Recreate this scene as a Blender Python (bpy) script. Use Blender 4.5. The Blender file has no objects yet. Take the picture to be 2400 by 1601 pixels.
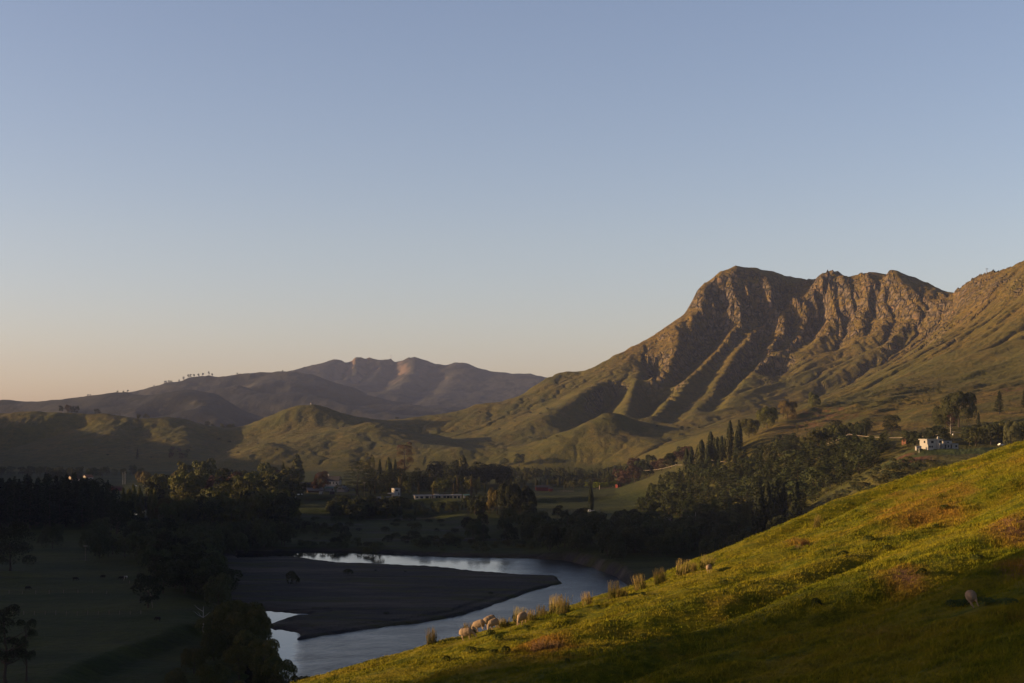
import bpy, bmesh, math, random
import numpy as np
from mathutils import Vector, Matrix
rnd = random.Random(7)
SC = bpy.context.scene
COL = SC.collection
F, CX, HY = 3333.0, 1200.0, 1000.0          # focal length, centre and horizon of the photograph in its own pixels
SUN_EL, SUN_AZ = math.radians(7.5), math.radians(94.0)   # azimuth measured from straight ahead towards the left
TAN = math.tan(SUN_EL); KY = math.tan(SUN_AZ - math.pi/2)

# ------------------------------------------------------------------ small tools
def tag(o, label=None, cat=None, group=None, kind=None):
    if label: o['label'] = label
    if cat: o['category'] = cat
    if group: o['group'] = group
    if kind: o['kind'] = kind
    return o

def link(name, me, mat=None, parent=None):
    o = bpy.data.objects.new(name, me); COL.objects.link(o)
    if mat is not None and me is not None:
        for m in (mat if isinstance(mat, (list, tuple)) else [mat]):
            me.materials.append(m)
    if parent is not None: o.parent = parent
    return o

def empty(name, loc, rz=0.0, label=None, cat=None, group=None):
    o = bpy.data.objects.new(name, None); COL.objects.link(o)
    o.location = loc; o.rotation_euler = (0, 0, rz); o.empty_display_size = 0.5
    return tag(o, label, cat, group)

def np_mesh(name, V, Q, smooth=True):
    """V: n x 3, Q: m x k indices (k = 3 or 4)."""
    me = bpy.data.meshes.new(name)
    V = np.ascontiguousarray(V, dtype=np.float32); Q = np.ascontiguousarray(Q, dtype=np.int32)
    k = Q.shape[1]; m = len(Q)
    me.vertices.add(len(V)); me.vertices.foreach_set('co', V.ravel())
    me.loops.add(m*k); me.loops.foreach_set('vertex_index', Q.ravel())
    me.polygons.add(m)
    me.polygons.foreach_set('loop_start', np.arange(0, m*k, k, dtype=np.int32))
    me.polygons.foreach_set('loop_total', np.full(m, k, dtype=np.int32))
    me.polygons.foreach_set('use_smooth', np.full(m, smooth, dtype=bool))
    me.update(calc_edges=True)
    return me

def attr(me, name, vals):
    a = me.attributes.new(name, 'FLOAT', 'POINT')
    a.data.foreach_set('value', np.ascontiguousarray(vals, dtype=np.float32).ravel())

def grid_faces(r, c):
    i = np.arange(r*c).reshape(r, c)
    return np.stack([i[:-1, :-1], i[:-1, 1:], i[1:, 1:], i[1:, :-1]], -1).reshape(-1, 4)

# ------------------------------------------------------------------ noise
def _perm(seed):
    p = np.random.RandomState(seed).permutation(512).astype(np.int64)
    return p
def perlin(x, y, seed=0):
    p = _perm(seed)
    xi = np.floor(x).astype(np.int64); yi = np.floor(y).astype(np.int64)
    xf = x - xi; yf = y - yi
    def g(ix, iy, dx, dy):
        h = p[(p[ix & 511] + iy) & 511]
        a = h*(2*math.pi/512)*7.0
        return np.cos(a)*dx + np.sin(a)*dy
    u = xf*xf*xf*(xf*(xf*6-15)+10); v = yf*yf*yf*(yf*(yf*6-15)+10)
    n00 = g(xi, yi, xf, yf); n10 = g(xi+1, yi, xf-1, yf)
    n01 = g(xi, yi+1, xf, yf-1); n11 = g(xi+1, yi+1, xf-1, yf-1)
    return ((n00*(1-u)+n10*u)*(1-v) + (n01*(1-u)+n11*u)*v)*1.5
def fbm(x, y, octv=4, seed=0, gain=0.5):
    s = 0; a = 1.0; f = 1.0
    for k in range(octv):
        s = s + a*perlin(x*f, y*f, seed+k*13); a *= gain; f *= 2.03
    return s
def ridged(x, y, octv=3, seed=0):
    s = 0; a = 1.0; f = 1.0
    for k in range(octv):
        s = s + a*(1-np.abs(perlin(x*f, y*f, seed+k*17))*2.0); a *= 0.5; f *= 2.1
    return s/1.75 - 0.25
def sstep(a, b, x):
    t = np.clip((x-a)/(b-a), 0, 1); return t*t*(3-2*t)
def smax(a, b, k):
    h = np.clip(0.5+0.5*(a-b)/k, 0, 1); return b*(1-h)+a*h + k*h*(1-h)

# ------------------------------------------------------------------ radial basis terrain
class RBF:
    def __init__(s, pts, lam=0.0):
        P = np.array(pts, float)
        key = np.round(P[:, :2]/6.0).astype(int)
        _, i = np.unique(key, axis=0, return_index=True)
        P = P[np.sort(i)]
        s.c = P[:, :2]/1000.0; n = len(P)
        A = np.zeros((n+3, n+3))
        D = np.sqrt(((s.c[:, None]-s.c[None])**2).sum(-1))
        A[:n, :n] = -D + lam*np.eye(n)
        A[:n, n] = 1; A[:n, n+1:] = s.c
        A[n, :n] = 1; A[n+1:, :n] = s.c.T
        s.w = np.linalg.solve(A, np.r_[P[:, 2], 0, 0, 0]).astype(np.float32)
        s.c = s.c.astype(np.float32); s.n = n
    def __call__(s, x, y):
        q = np.stack([np.ravel(x), np.ravel(y)], -1).astype(np.float32)/1000.0
        out = np.empty(len(q), np.float32)
        for a in range(0, len(q), 12000):
            b = q[a:a+12000]
            d2 = (b**2).sum(1)[:, None] + (s.c**2).sum(1)[None] - 2*b@s.c.T
            np.maximum(d2, 0, out=d2); np.sqrt(d2, out=d2)
            out[a:a+12000] = -d2@s.w[:s.n] + s.w[s.n] + b@s.w[s.n+1:]
        return out.reshape(np.shape(x)).astype(float)

def W(px, py, d):
    return ((px-CX)/F*d, d, -(py-HY)/F*d)

def line(P, step=25.0):
    """polyline of (px, py, distance) nodes -> world points along it"""
    w = [np.array(W(*p)) for p in P]; out = []
    for a, b in zip(w[:-1], w[1:]):
        n = max(1, int(np.linalg.norm((b-a)[:2])/step))
        for k in range(n): out.append(a+(b-a)*k/n)
    out.append(w[-1]); return out

def dface(px, py):
    d = float(np.interp(py, [600, 625, 680, 740, 800, 850, 900, 950, 1000, 1040],
                            [3060, 3050, 3015, 2945, 2830, 2700, 2570, 2430, 2270, 2130]))
    if px > 1900: d -= (px-1900)*0.8
    return d
def spur(P, off=0.0, step=25.0, ramp=False):
    return line([(px, py, dface(px, py)+off*((-0.25, 0.45, 0.85)[i] if ramp and i < 3 else 1)) for i, (px, py) in enumerate(P)], step)

# ---- the mountain, its spurs and gullies, and the green hills below it
pts = []
crest = [(880, 987, 2600), (938, 983.5, 2610), (1006, 977, 2620), (1040, 969, 2630), (1091, 957, 2640), (1115, 947, 2650),
 (1152, 946, 2660), (1187, 938, 2680), (1210, 930, 2700), (1244, 909, 2740), (1278, 885.5, 2790), (1299, 877, 2820), (1326, 871, 2850), (1353, 882, 2840)]
crest2 = [(1340, 888, 2770), (1394, 861, 2810), (1436, 835, 2850), (1478, 814, 2880), (1534, 786, 2920), (1600, 739, 2970), (1628, 704, 3000), (1635, 681, 3010),
 (1651, 664, 3020), (1688, 636, 3040), (1724, 623, 3050), (1754, 629, 3055), (1773, 628, 3060), (1815, 638, 3085), (1852, 647, 3125), (1880, 652, 3130), (1907, 657, 3070),
 (1927, 641, 3010), (1940, 629, 2990), (1964, 636, 3040), (1997, 650, 3050), (2016, 642, 2975), (2035, 639, 2945), (2072, 645, 2935), (2084, 634, 2900),
 (2109, 638, 2890), (2142, 650, 2905), (2175, 664, 2885), (2208, 679, 2835), (2226, 687, 2780), (2241, 678, 2740), (2264, 660, 2690), (2297, 646, 2620), (2329, 637, 2560),
 (2339, 641, 2520), (2367, 629, 2450), (2400, 617, 2360), (2500, 575, 2220), (2700, 530, 2000), (3000, 560, 1750), (3300, 600, 1500)]
pts += line(crest) + line(crest2)
for c in (crest, crest2):
    for (px, py, d) in c[::2]:
        x, y, z = W(px, py, d)
        pts.append((x*1.06+20, y+140, z-45)); pts.append((x*1.12+60, y+380, z-150 if z > 20 else z-60)); pts.append((x*1.2+120, y+750, -60))
pts += [W(px, py+16, d-24) for px, py, d in crest2 if 1625 < px < 2245]
A = [(1684, 690), (1684, 720), (1646, 739), (1623, 777), (1581, 828), (1562, 847), (1530, 880)]
B = [(1763, 678), (1761, 734), (1721, 767), (1688, 814), (1646, 856), (1599, 889), (1575, 925), (1530, 975)]
C = [(1815, 664), (1819, 720), (1777, 767), (1735, 823), (1712, 861), (1674, 917), (1630, 965), (1590, 1000)]
D = [(1894, 683), (1857, 734), (1829, 781), (1796, 833), (1749, 884), (1712, 930), (1690, 960)]
E = [(1941, 655), (1908, 706), (1876, 777), (1829, 828), (1791, 842), (1768, 893), (1730, 930)]
Fs = [(1970, 690), (1950, 720), (1927, 775), (1904, 812), (1862, 861), (1796, 917), (1740, 955), (1680, 990)]
Gs = [(2050, 660), (2020, 735), (2005, 790), (1995, 820), (1950, 850)]
Hs = [(2095, 660), (2070, 700), (2080, 745), (2040, 800), (2008, 822)]
Is = [(2160, 690), (2150, 715), (2120, 755), (2050, 830), (1960, 890), (1850, 935)]
Js = [(2235, 695), (2215, 745), (2180, 790), (2120, 850), (2020, 920), (1880, 965)]
for s in (A, B, C, D, E): pts += spur(s)
for s in (Fs, Gs, Hs, Is, Js): pts += spur(s, -5)
for g, off in ([(1715, 700), (1692, 750), (1680, 800), (1645, 848), (1612, 872), (1588, 905), (1590, 930), (1560, 965)], 112), \
              ([(1792, 700), (1778, 740), (1745, 790), (1718, 820), (1690, 850), (1662, 890), (1640, 930), (1600, 962), (1560, 998)], 55), \
              ([(1860, 690), (1842, 720), (1806, 775), (1785, 810), (1768, 850), (1735, 890), (1702, 925), (1680, 950), (1650, 985)], 95), \
              ([(1905, 695), (1870, 752), (1846, 800), (1812, 842), (1772, 872), (1740, 905)], 62), \
              ([(1955, 670), (1938, 730), (1912, 792), (1886, 824), (1852, 852), (1818, 882), (1780, 915)], 115), \
              ([(2010, 690), (1990, 740), (1975, 790), (1960, 830)], 45), \
              ([(2075, 665), (2052, 705), (2045, 750), (2022, 800)], 40), \
              ([(2125, 690), (2105, 740), (2075, 800), (2066, 850), (2020, 885), (1930, 930)], 30), \
              ([(2200, 705), (2160, 745), (2140, 775), (2090, 830), (2000, 900)], 45):
    pts += spur(g, off, ramp=True)
# lower flank: the diagonal ridges and hollows left of the spurs
pts += line([(1534, 806, 2860), (1440, 862, 2740), (1350, 915, 2640), (1260, 962, 2520), (1150, 1005, 2400), (1080, 1035, 2300)])
pts += line([(1500, 862, 2740), (1440, 893, 2640), (1385, 922, 2540), (1320, 955, 2440), (1240, 1000, 2330), (1180, 1030, 2260)])
pts += line([(1545, 868, 2760), (1490, 884, 2640), (1484, 910, 2560), (1478, 950, 2440), (1470, 985, 2330)])
pts += line([(1440, 935, 2640), (1420, 960, 2560), (1400, 985, 2460), (1360, 1010, 2330)])
pts += line([(1545, 905, 2720), (1530, 940, 2620), (1520, 965, 2520), (1500, 995, 2380)])
pts += line([(1588, 905, 2600), (1560, 935, 2500), (1545, 960, 2420), (1540, 990, 2320)])
# hollow behind the small hill
for p in [(1560, 1012, 2250), (1620, 1008, 2250), (1700, 1000, 2200), (1780, 985, 2150), (1320, 1022, 2260), (1250, 1040, 2220), (1180, 1050, 2180), (1100, 1055, 2170), (1000, 1040, 2350), (960, 1020, 2420), (1050, 1010, 2450), (1100, 1010, 2420), (1150, 1030, 2260)]:
    pts.append(W(*p))
# right flank with its long diagonal folds
pts += line([(2400, 690, 2150), (2300, 760, 2050), (2200, 830, 1950), (2050, 910, 1850), (1900, 965, 1780), (1800, 990, 1740)])
pts += line([(2550, 700, 1900), (2400, 790, 1800), (2300, 840, 1720), (2200, 885, 1650), (2075, 920, 1560), (1969, 950, 1450), (1926, 957, 1400), (1884, 976, 1330), (1841, 997, 1250), (1810, 1014, 1190), (1776, 1027, 1140)])
pts += line([(2700, 760, 1650), (2400, 880, 1480), (2250, 920, 1420), (2100, 940, 1380), (2011, 956, 1330), (1969, 976, 1270), (1926, 997, 1200), (1875, 1018, 1140)])
pts += line([(2150, 936, 1340), (2096, 952, 1290), (2054, 971, 1220), (2022, 992, 1150), (1990, 1012, 1100)])
pts += line([(2500, 900, 1250), (2300, 925, 1240), (2204, 946, 1210), (2170, 957, 1170), (2144, 970, 1130), (2119, 992, 1080)])
pts += line([(2060, 945, 1400), (2000, 985, 1280), (1950, 1012, 1170)], 40)
pts += line([(2120, 965, 1300), (2085, 990, 1190), (2060, 1010, 1090)], 40)
pts += line([(2010, 935, 1520), (1930, 985, 1340), (1880, 1005, 1240), (1840, 1025, 1150)], 40)
for p in [(2400, 960, 1080), (2300, 985, 1020), (2200, 1005, 1000), (2500, 950, 1080), (2800, 850, 1200), (3000, 880, 1000), (2700, 950, 900)]: pts.append(W(*p))
# toe spur in front of the hollow
pts += line([(1508, 1064, 1800), (1561, 1042, 1770), (1604, 1030, 1745), (1655, 1017, 1720), (1700, 1009, 1700), (1800, 990, 1680)])
pts += [W(1560, 1080, 1620), W(1640, 1060, 1500), W(1720, 1040, 1380), W(1500, 1095, 1700), W(1440, 1098, 1800)]
pts += [W(1540, 1052, 1900), W(1600, 1040, 1880), W(1680, 1022, 1880)]
# small hill in front of the mountain
pts += line([(1232, 1055, 1990), (1285, 1030, 2010), (1328, 1012, 2030), (1360, 994, 2055), (1391, 981, 2070), (1413, 971, 2080), (1430, 968, 2085), (1455, 973, 2090), (1476, 983, 2100), (1498, 991, 2110), (1519, 993, 2115), (1549, 1003, 2120), (1600, 1012, 2130)])
pts += line([(1430, 970, 2075), (1440, 983, 2050), (1452, 1004, 2020), (1463, 1017, 1995), (1475, 1024, 1980), (1497, 1026, 1965), (1506, 1040, 1940), (1508, 1060, 1890)])
pts += line([(1400, 1000, 2020), (1360, 1030, 1980), (1300, 1062, 1940), (1250, 1085, 1920)])
pts += [W(1430, 1060, 1930), W(1400, 1085, 1905), W(1340, 1085, 1915), W(1480, 1075, 1880), W(1450, 1040, 1950), W(1420, 1030, 1965), W(1530, 1030, 2000), W(1500, 1010, 2040)]
for p in [(1391, 981, 2070), (1430, 968, 2085), (1476, 983, 2100), (1328, 1012, 2030)]:
    x, y, z = W(*p); pts.append((x+10, y+90, z-32))
# left hills
hA = [(-500, 990, 2500), (-200, 975, 2450), (0, 969, 2430), (51, 966, 2430), (85, 964, 2430), (136, 968, 2430), (187, 970, 2430), (238, 971.5, 2430), (272, 974.6, 2430), (313, 981, 2430), (357, 978, 2440), (391, 978, 2450), (425, 983, 2460), (459, 991, 2470), (493, 1001, 2480), (521, 1006, 2490), (551, 1007, 2500)]
hB = [(551, 1007, 2500), (578, 998, 2500), (612, 984, 2500), (663, 960, 2500), (697, 950, 2500), (731, 947, 2500), (748, 950, 2500), (785, 962, 2510), (819, 972, 2520), (860, 984, 2540), (880, 987, 2560)]
hC = [(504, 1084, 2010), (578, 1059, 2080), (623, 1039, 2130), (667, 1041, 2150), (714, 1028, 2190), (760, 1018, 2220), (800, 1008, 2240), (836, 998, 2260), (863, 989, 2275), (887, 991, 2280), (920, 1003, 2285), (960, 1012, 2290), (1020, 1018, 2300)]
pts += line(hA)+line(hB)+line(hC)
pts += line([(887, 991, 2270), (911, 1013, 2210), (930, 1028, 2160), (965, 1044, 2100), (1020, 1050, 2060), (1067, 1052, 2030), (1085, 1072, 1990)])
pts += [W(980, 1075, 1990), W(900, 1080, 2000), W(800, 1085, 1990), W(850, 1050, 2090), W(780, 1055, 2080), W(700, 1080, 2010), W(760, 1045, 2120), W(1030, 1095, 1950)]
for h in (hA, hB):
    for (px, py, d) in h[::2]:
        x, y, z = W(px, py, d); pts.append((x, y+120, z-30)); pts.append((x, y+330, z-75))
pts += line([(313, 981, 2420), (305, 1000, 2370), (270, 1015, 2310), (210, 1030, 2250), (140, 1050, 2180), (60, 1075, 2080)])   # lit spur
pts += line([(230, 990, 2400), (150, 1020, 2320), (60, 1045, 2240), (-40, 1070, 2140)], 40)
pts += line([(136, 968, 2420), (100, 990, 2380), (20, 1015, 2320), (-80, 1040, 2250)], 40)
pts += line([(425, 985, 2440), (440, 1020, 2330), (430, 1055, 2190), (400, 1085, 2050)], 40)
pts += line([(330, 1010, 2370), (330, 1040, 2270), (300, 1070, 2120)], 40)
pts += line([(190, 1005, 2390), (100, 1030, 2330), (10, 1060, 2230)], 40)
pts += line([(520, 1035, 2370), (520, 1065, 2200), (490, 1092, 2010)], 40)
pts += line([(590, 1035, 2330), (680, 1010, 2380), (760, 1000, 2400), (820, 1000, 2380)], 40)
# plain and lower land
for d in (1900, 1930, 1700, 1500, 1300, 1100, 950, 800, 650, 500, 350, 220):
    for u in np.arange(-0.62, 0.1 if d > 1000 else 0.02, 0.045):
        if d >= 1900 and u > 0.0: continue
        pts.append((u*d, d, -66.0))
for px, py in [(1240, 1110), (1300, 1110), (1360, 1112), (1420, 1112), (1100, 1108), (1150, 1108)]:
    d = 62*F/(py-HY); pts.append(W(px, py, d))
# the valley's right side: plantation slope, gully, scrub spur, house platform
for p in [(2140, 1052, 790), (2200, 1052, 790), (2260, 1052, 795), (2330, 1050, 800), (2160, 1063, 765), (2300, 1066, 745), (2230, 1065, 752), (2200, 1030, 850), (2300, 1030, 870), (2400, 1035, 850),
          (2120, 1075, 735), (2080, 1095, 700), (2040, 1120, 660), (2000, 1150, 620), (1950, 1190, 570), (1900, 1230, 520),
          (2250, 1095, 680), (2200, 1130, 620), (2150, 1160, 570), (2100, 1200, 500), (2000, 1240, 460), (2400, 1090, 640), (2400, 1140, 520), (2500, 1060, 700),
          (2060, 1092, 800), (1990, 1135, 780), (1920, 1185, 750), (1870, 1235, 710), (1830, 1285, 680),
          (1990, 1034, 930), (1920, 1045, 970), (1850, 1060, 1020), (1760, 1072, 1090), (1660, 1084, 1150), (1590, 1100, 1200), (2060, 1030, 900), (2060, 1020, 970), (1950, 1030, 1060), (1850, 1040, 1100),
          (1960, 1080, 890), (1900, 1110, 880), (1800, 1120, 950), (1700, 1130, 1000), (1600, 1150, 1050), (1880, 1160, 830), (1800, 1180, 870), (1700, 1190, 930), (1580, 1190, 990), (1820, 1220, 800)]:
    pts.append(W(*p))
for p in [(60, 560, -66), (120, 640, -66), (100, 780, -66), (150, 830, -64), (80, 900, -66), (60, 1000, -66), (90, 1100, -62), (40, 450, -66), (60, 350, -60), (120, 500, -62), (140, 420, -52), (200, 330, -40), (110, 300, -58)]:
    pts.append(p)
rbf = RBF(pts, 0.00002)

# ------------------------------------------------------------------ river and flats (polygons given on the ground plane)
def poly(P, z):
    return np.array([((px-CX)/F*(-z*F/(py-HY)), -z*F/(py-HY)) for px, py in P])
def sdf(x, y, P):
    """signed distance to polygon, negative inside"""
    d = np.full(x.shape, 1e9); ins = np.zeros(x.shape, bool)
    n = len(P)
    for i in range(n):
        ax, ay = P[i]; bx, by = P[(i+1) % n]
        ex, ey = bx-ax, by-ay
        t = np.clip(((x-ax)*ex+(y-ay)*ey)/(ex*ex+ey*ey+1e-9), 0, 1)
        d = np.minimum(d, (x-ax-t*ex)**2+(y-ay-t*ey)**2)
        c = ((ay > y) != (by > y)) & (x < (bx-ax)*(y-ay)/((by-ay) if abs(by-ay) > 1e-9 else 1e-9)+ax)
        ins ^= c
    d = np.sqrt(d); return np.where(ins, -d, d)
WZ = -65.0
WATER = poly([(560, 1292), (692, 1292), (753, 1292), (841, 1293.5), (899, 1296.6), (983, 1302), (1098, 1306), (1251, 1309), (1320, 1313), (1385, 1330), (1442, 1353), (1480, 1380), (1560, 1430), (1580, 1500),
              (1500, 1600), (1350, 1700), (1150, 1800), (950, 1850), (700, 1850), (500, 1800), (560, 1700), (640, 1600), (655, 1530), (630, 1500), (600, 1478), (590, 1440), (619, 1431), (669, 1435), (722, 1440.5), (722, 1442), (677, 1445), (642, 1456), (622, 1468), (632, 1476),
              (650, 1475), (677, 1479), (692, 1492), (690, 1503), (753, 1492.7), (868, 1475), (983, 1462), (1098, 1441), (1174, 1414), (1251, 1387), (1325, 1368), (1308, 1350), (1212, 1349), (1155, 1343), (1059, 1332), (945, 1326), (791, 1318.5), (715, 1309), (690, 1306), (560, 1310)], WZ)
WATER2 = poly([(200, 1187), (300, 1186), (330, 1184), (400, 1187), (398, 1197), (360, 1203), (330, 1207), (305, 1216), (200, 1215)], WZ)
BAR = poly([(500, 1300), (690, 1302), (791, 1314), (945, 1322), (1155, 1339), (1320, 1347), (1335, 1368), (1251, 1391), (1098, 1445), (868, 1480), (690, 1508), (640, 1490), (600, 1460), (520, 1400)], WZ)
FLOOD = poly([(300, 1190), (420, 1215), (560, 1205), (760, 1205), (1000, 1208), (1140, 1235), (1300, 1290), (1480, 1360), (1600, 1420), (1600, 1600), (1300, 1900), (600, 1900), (560, 1560), (470, 1450), (420, 1330), (400, 1250), (300, 1225)], -63)
GULLY = poly([(440, 1480), (400, 1500), (300, 1535), (180, 1590), (100, 1660), (300, 1900), (700, 1900), (640, 1560), (560, 1470)], -62)
TERR = poly([(560, 1150), (640, 1160), (700, 1163), (860, 1168), (980, 1172), (1100, 1178), (1250, 1172), (1450, 1165), (1470, 1135), (1300, 1120), (900, 1112), (600, 1118)], -57)

SHEETS = {}
def flats(x, y):
    z = -60 + 0.5*fbm(x/60, y/60, 4, 5) + 0.25*fbm(x/12, y/12, 3, 8)
    fl = sdf(x, y, FLOOD); z = z + (-3.2+0.3*fbm(x/25, y/25, 3, 9))*sstep(10, -14, fl)
    gu = sdf(x, y, GULLY); z = z + (-3.5)*sstep(4, -5, gu)
    te = sdf(x, y, TERR); z = z + 4.0*sstep(8, -12, te)
    ba = sdf(x, y, BAR)
    zb = WZ + 0.75 + 0.28*fbm(x/18, y/18, 4, 21) + 0.5*sstep(0, -60, ba)
    wob = 1.6*fbm(x/9, y/9, 3, 33) + 2.0*fbm(x/40, y/40, 2, 34)
    bm = sstep(8, -4, ba+wob*0.5)
    z = z*(1-bm)+zb*bm
    wa = np.minimum(sdf(x, y, WATER), sdf(x, y, WATER2)) + wob*0.55
    # the bank: rises from the river bed to the land within a few metres
    bank = sstep(-1.2, 3.0, wa); bankb = np.where(bm > 0.5, bank, sstep(-1.2, 5.0, wa))
    z = (WZ-0.9)*(1-bankb) + z*bankb
    return z, fl, ba, wa, gu, te

def mount_detail(x, y, z0):
    hi = sstep(70, 230, z0); lo = sstep(-45, 0, z0)
    return hi, lo
CR = sorted([W(*c)[:2] for c in crest2])
CRX = np.array([c[0] for c in CR]); CRY = np.array([c[1] for c in CR])
def H_land(x, y, want=False):
    # flutes in the cliffs: the face steps forwards and back along the ridge
    far = sstep(2150, 2500, y)*sstep(150, 330, x)
    wx = x + 7*fbm(x/60, y/60, 3, 41)*sstep(1200, 2000, y)
    fl = ridged(wx/46 + 0.1*fbm(x/90, y/90, 2, 4), y/420, 3, 51)
    fl2 = ridged(wx/15, y/160, 2, 61)
    zz = rbf(x, y)
    hi = sstep(110, 240, zz)*far
    fr = sstep(12, 75, np.interp(x, CRX, CRY)-y)
    warp = ((25*fl + 9*fl2)*hi + 3.5*fl*far*sstep(0, 110, zz)*(1-hi))*fr
    z = rbf(x, y+warp) if np.any(warp != 0) else zz
    # broken, angular rock and the ledges of harder beds
    z = z + hi*fr*(4.6*ridged(x/21 + 0.3*fbm(x/30, y/30, 2, 66), y/34, 3, 64) + 1.9*ridged(x/7.5, y/11, 2, 65))
    st = z + 5*fbm(x/70, y/70, 2, 77)
    z = z + hi*fr*(1.5*np.sin(st/7.0) + 0.9*np.sin(st/2.9))
    # the right flank: long folds running down to the left
    fx, fy = 0.8, 0.6
    p = -x*fy + y*fx; q = x*fx + y*fy
    flank = sstep(180, 330, x+0.15*(1800-y))*sstep(1050, 1300, y)*sstep(-20, 10, z)*(1-hi*0.8)
    z = z + flank*(8.0*ridged(p/95 + 0.3*fbm(q/200, p/200, 2, 71), q/600, 3, 72) + 2.6*ridged(p/24 + 0.2*fbm(q/60, p/60, 2, 74), q/150, 3, 73) + 0.5*fbm(p/5, q/16, 3, 75))
    # hummocks and small run-off gullies on the other hills
    hill = sstep(-58, -40, z)*sstep(1700, 2000, y)*(1-flank)
    z = z + hill*(1.0*fbm(x/55, y/90, 3, 81) + 1.7*ridged(x/60 + 0.3*fbm(x/80, y/80, 2, 83), y/210, 3, 82) + 0.35*ridged(x/15 + 0.3*fbm(x/30, y/30, 2, 86), y/55, 2, 85) + 0.25*fbm(x/8, y/14, 3, 84))
    near = sstep(-58, -45, z)*sstep(1300, 1000, y)
    z = z + near*(0.9*fbm(x/22, y/22, 4, 91))
    f, fld, ba, wa, gu, te = flats(x, y)
    k = 5.0
    low = sstep(1.0, 40.0, fld)
    zz = np.where(f > z+k, f, smax(z, f, k))
    zz = np.where(wa < 8, f, zz)
    if want: return zz, dict(fld=fld, ba=ba, wa=wa, gu=gu, te=te, hi=hi, flank=flank, hill=hill)
    return zz

# ------------------------------------------------------------------ foreground hill
BX, BY, NX, NY = -16.0, 125.0, -0.613, 0.79
# hollows that run up the pasture: (from x, y, to x, y, depth)
SWALES = [(3.0, 82.0, 10.5, 88.0, 1.0), (10.5, 88.0, 17.5, 92.0, 1.1), (17.5, 92.0, 26.0, 101.0, 0.9), (26.0, 101.0, 36.0, 115.0, 0.6), (14.0, 70.0, 24.0, 78.0, 0.8)]
def H_fore(x, y):
    s = (x-BX)*NX + (y-BY)*NY
    t = (x-BX)*NY*1.0 + (y-BY)*0.613
    z = 0.298*x - 0.0567*y - 10.5
    a = np.maximum(s+40, 0)
    z = z + 2.2*sstep(16, -18, x)
    z = z - np.where(a < 60, a*a/758.0, 60*60/758.0 + (a-60)*0.26)
    # folds that run up the slope, and sheep-track steps
    z = z + 2.1*fbm((s+0.18*t)/17.0 + 0.35*fbm(t/40, s/40, 2, 103), t/95.0, 3, 101)*sstep(100, 15, np.abs(s+32)) \
          + 0.40*fbm(s/5.0 + 0.4*fbm(t/15, s/15, 2, 104), t/24.0, 3, 102) + 0.10*fbm(x/1.9, y/1.9, 3, 105)
    for ax, ay, bx, by, dep in SWALES:
        ex, ey = bx-ax, by-ay; q = np.clip(((x-ax)*ex+(y-ay)*ey)/(ex*ex+ey*ey), -0.15, 1.15); dd = (x-ax-q*ex)**2+(y-ay-q*ey)**2
        z = z - dep*np.exp(-dd/(2*2.6**2)) + 0.55*dep*np.exp(-((x-ax-q*ex+2.6)**2+(y-ay-q*ey-3.2)**2)/(2*3.0**2))
    r = np.hypot(x, y)
    z = z + np.maximum(0, (-1.9-0.30*r) - (0.298*x-0.0567*y-10.5))*sstep(60, 25, r)*0.98
    return np.maximum(z, -82)

# ------------------------------------------------------------------ running water cuts the hills: flow is routed downhill and bites with the root of its catchment
def erode():
    c = 4.0; x = np.arange(-960, 1240, c); y = np.arange(1760, 3240, c); X, Y = np.meshgrid(x, y); nr, nc = X.shape
    Z0 = H_land(X, Y); Z = Z0 + 0.7*fbm(X/14, Y/14, 3, 901) + 1.2*fbm(X/45, Y/45, 3, 902)*sstep(-50, -20, Z0); idx = np.arange(nr*nc).reshape(nr, nc)
    offs = [(-1, 0), (1, 0), (0, -1), (0, 1), (-1, -1), (-1, 1), (1, -1), (1, 1)]
    soft = (0.28 + 0.72*sstep(30, 110, Z0))*(1 - 0.25*sstep(120, 220, Z0)) + 0.3*sstep(250, 330, X)*sstep(60, 20, Z0)
    for it in range(18):
        P = np.pad(Z, 1, mode='edge'); best = np.zeros_like(Z); rec = idx.copy()
        for dr, dc in offs:
            s = (Z - P[1+dr:1+dr+nr, 1+dc:1+dc+nc])/(c*math.hypot(dr, dc)); r = np.clip(np.arange(nr)+dr, 0, nr-1)[:, None]*nc + np.clip(np.arange(nc)+dc, 0, nc-1)[None]
            m = s > best; best = np.where(m, s, best); rec = np.where(m, r, rec)
        order = np.argsort(-Z.ravel()).tolist(); rl = rec.ravel().tolist(); A = [1.0]*(nr*nc)
        for i in order:
            j = rl[i]
            if j != i: A[j] += A[i]
        A = np.array(A).reshape(nr, nc)*c*c
        Z = Z - np.minimum(0.016*soft*np.sqrt(np.minimum(A, 60000.0))*best, 1.3)
        P = np.pad(Z, 1, mode='edge'); Z = Z + 0.012*(P[:-2, 1:-1]+P[2:, 1:-1]+P[1:-1, :-2]+P[1:-1, 2:]-4*Z)
    D = np.clip(Z - Z0, -20, 4)*sstep(-58, -48, Z0)
    e = sstep(0, 60, X-x[0])*sstep(0, 60, x[-1]-X)*sstep(0, 40, Y-y[0])*sstep(0, 60, y[-1]-Y)
    near = np.clip(sstep(6, 34, np.abs(np.interp(X, CRX, CRY)-Y)) + (X < 140), 0, 1)
    return x, y, c, D*e*near
EX, EY, EC, ED = erode()
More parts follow.
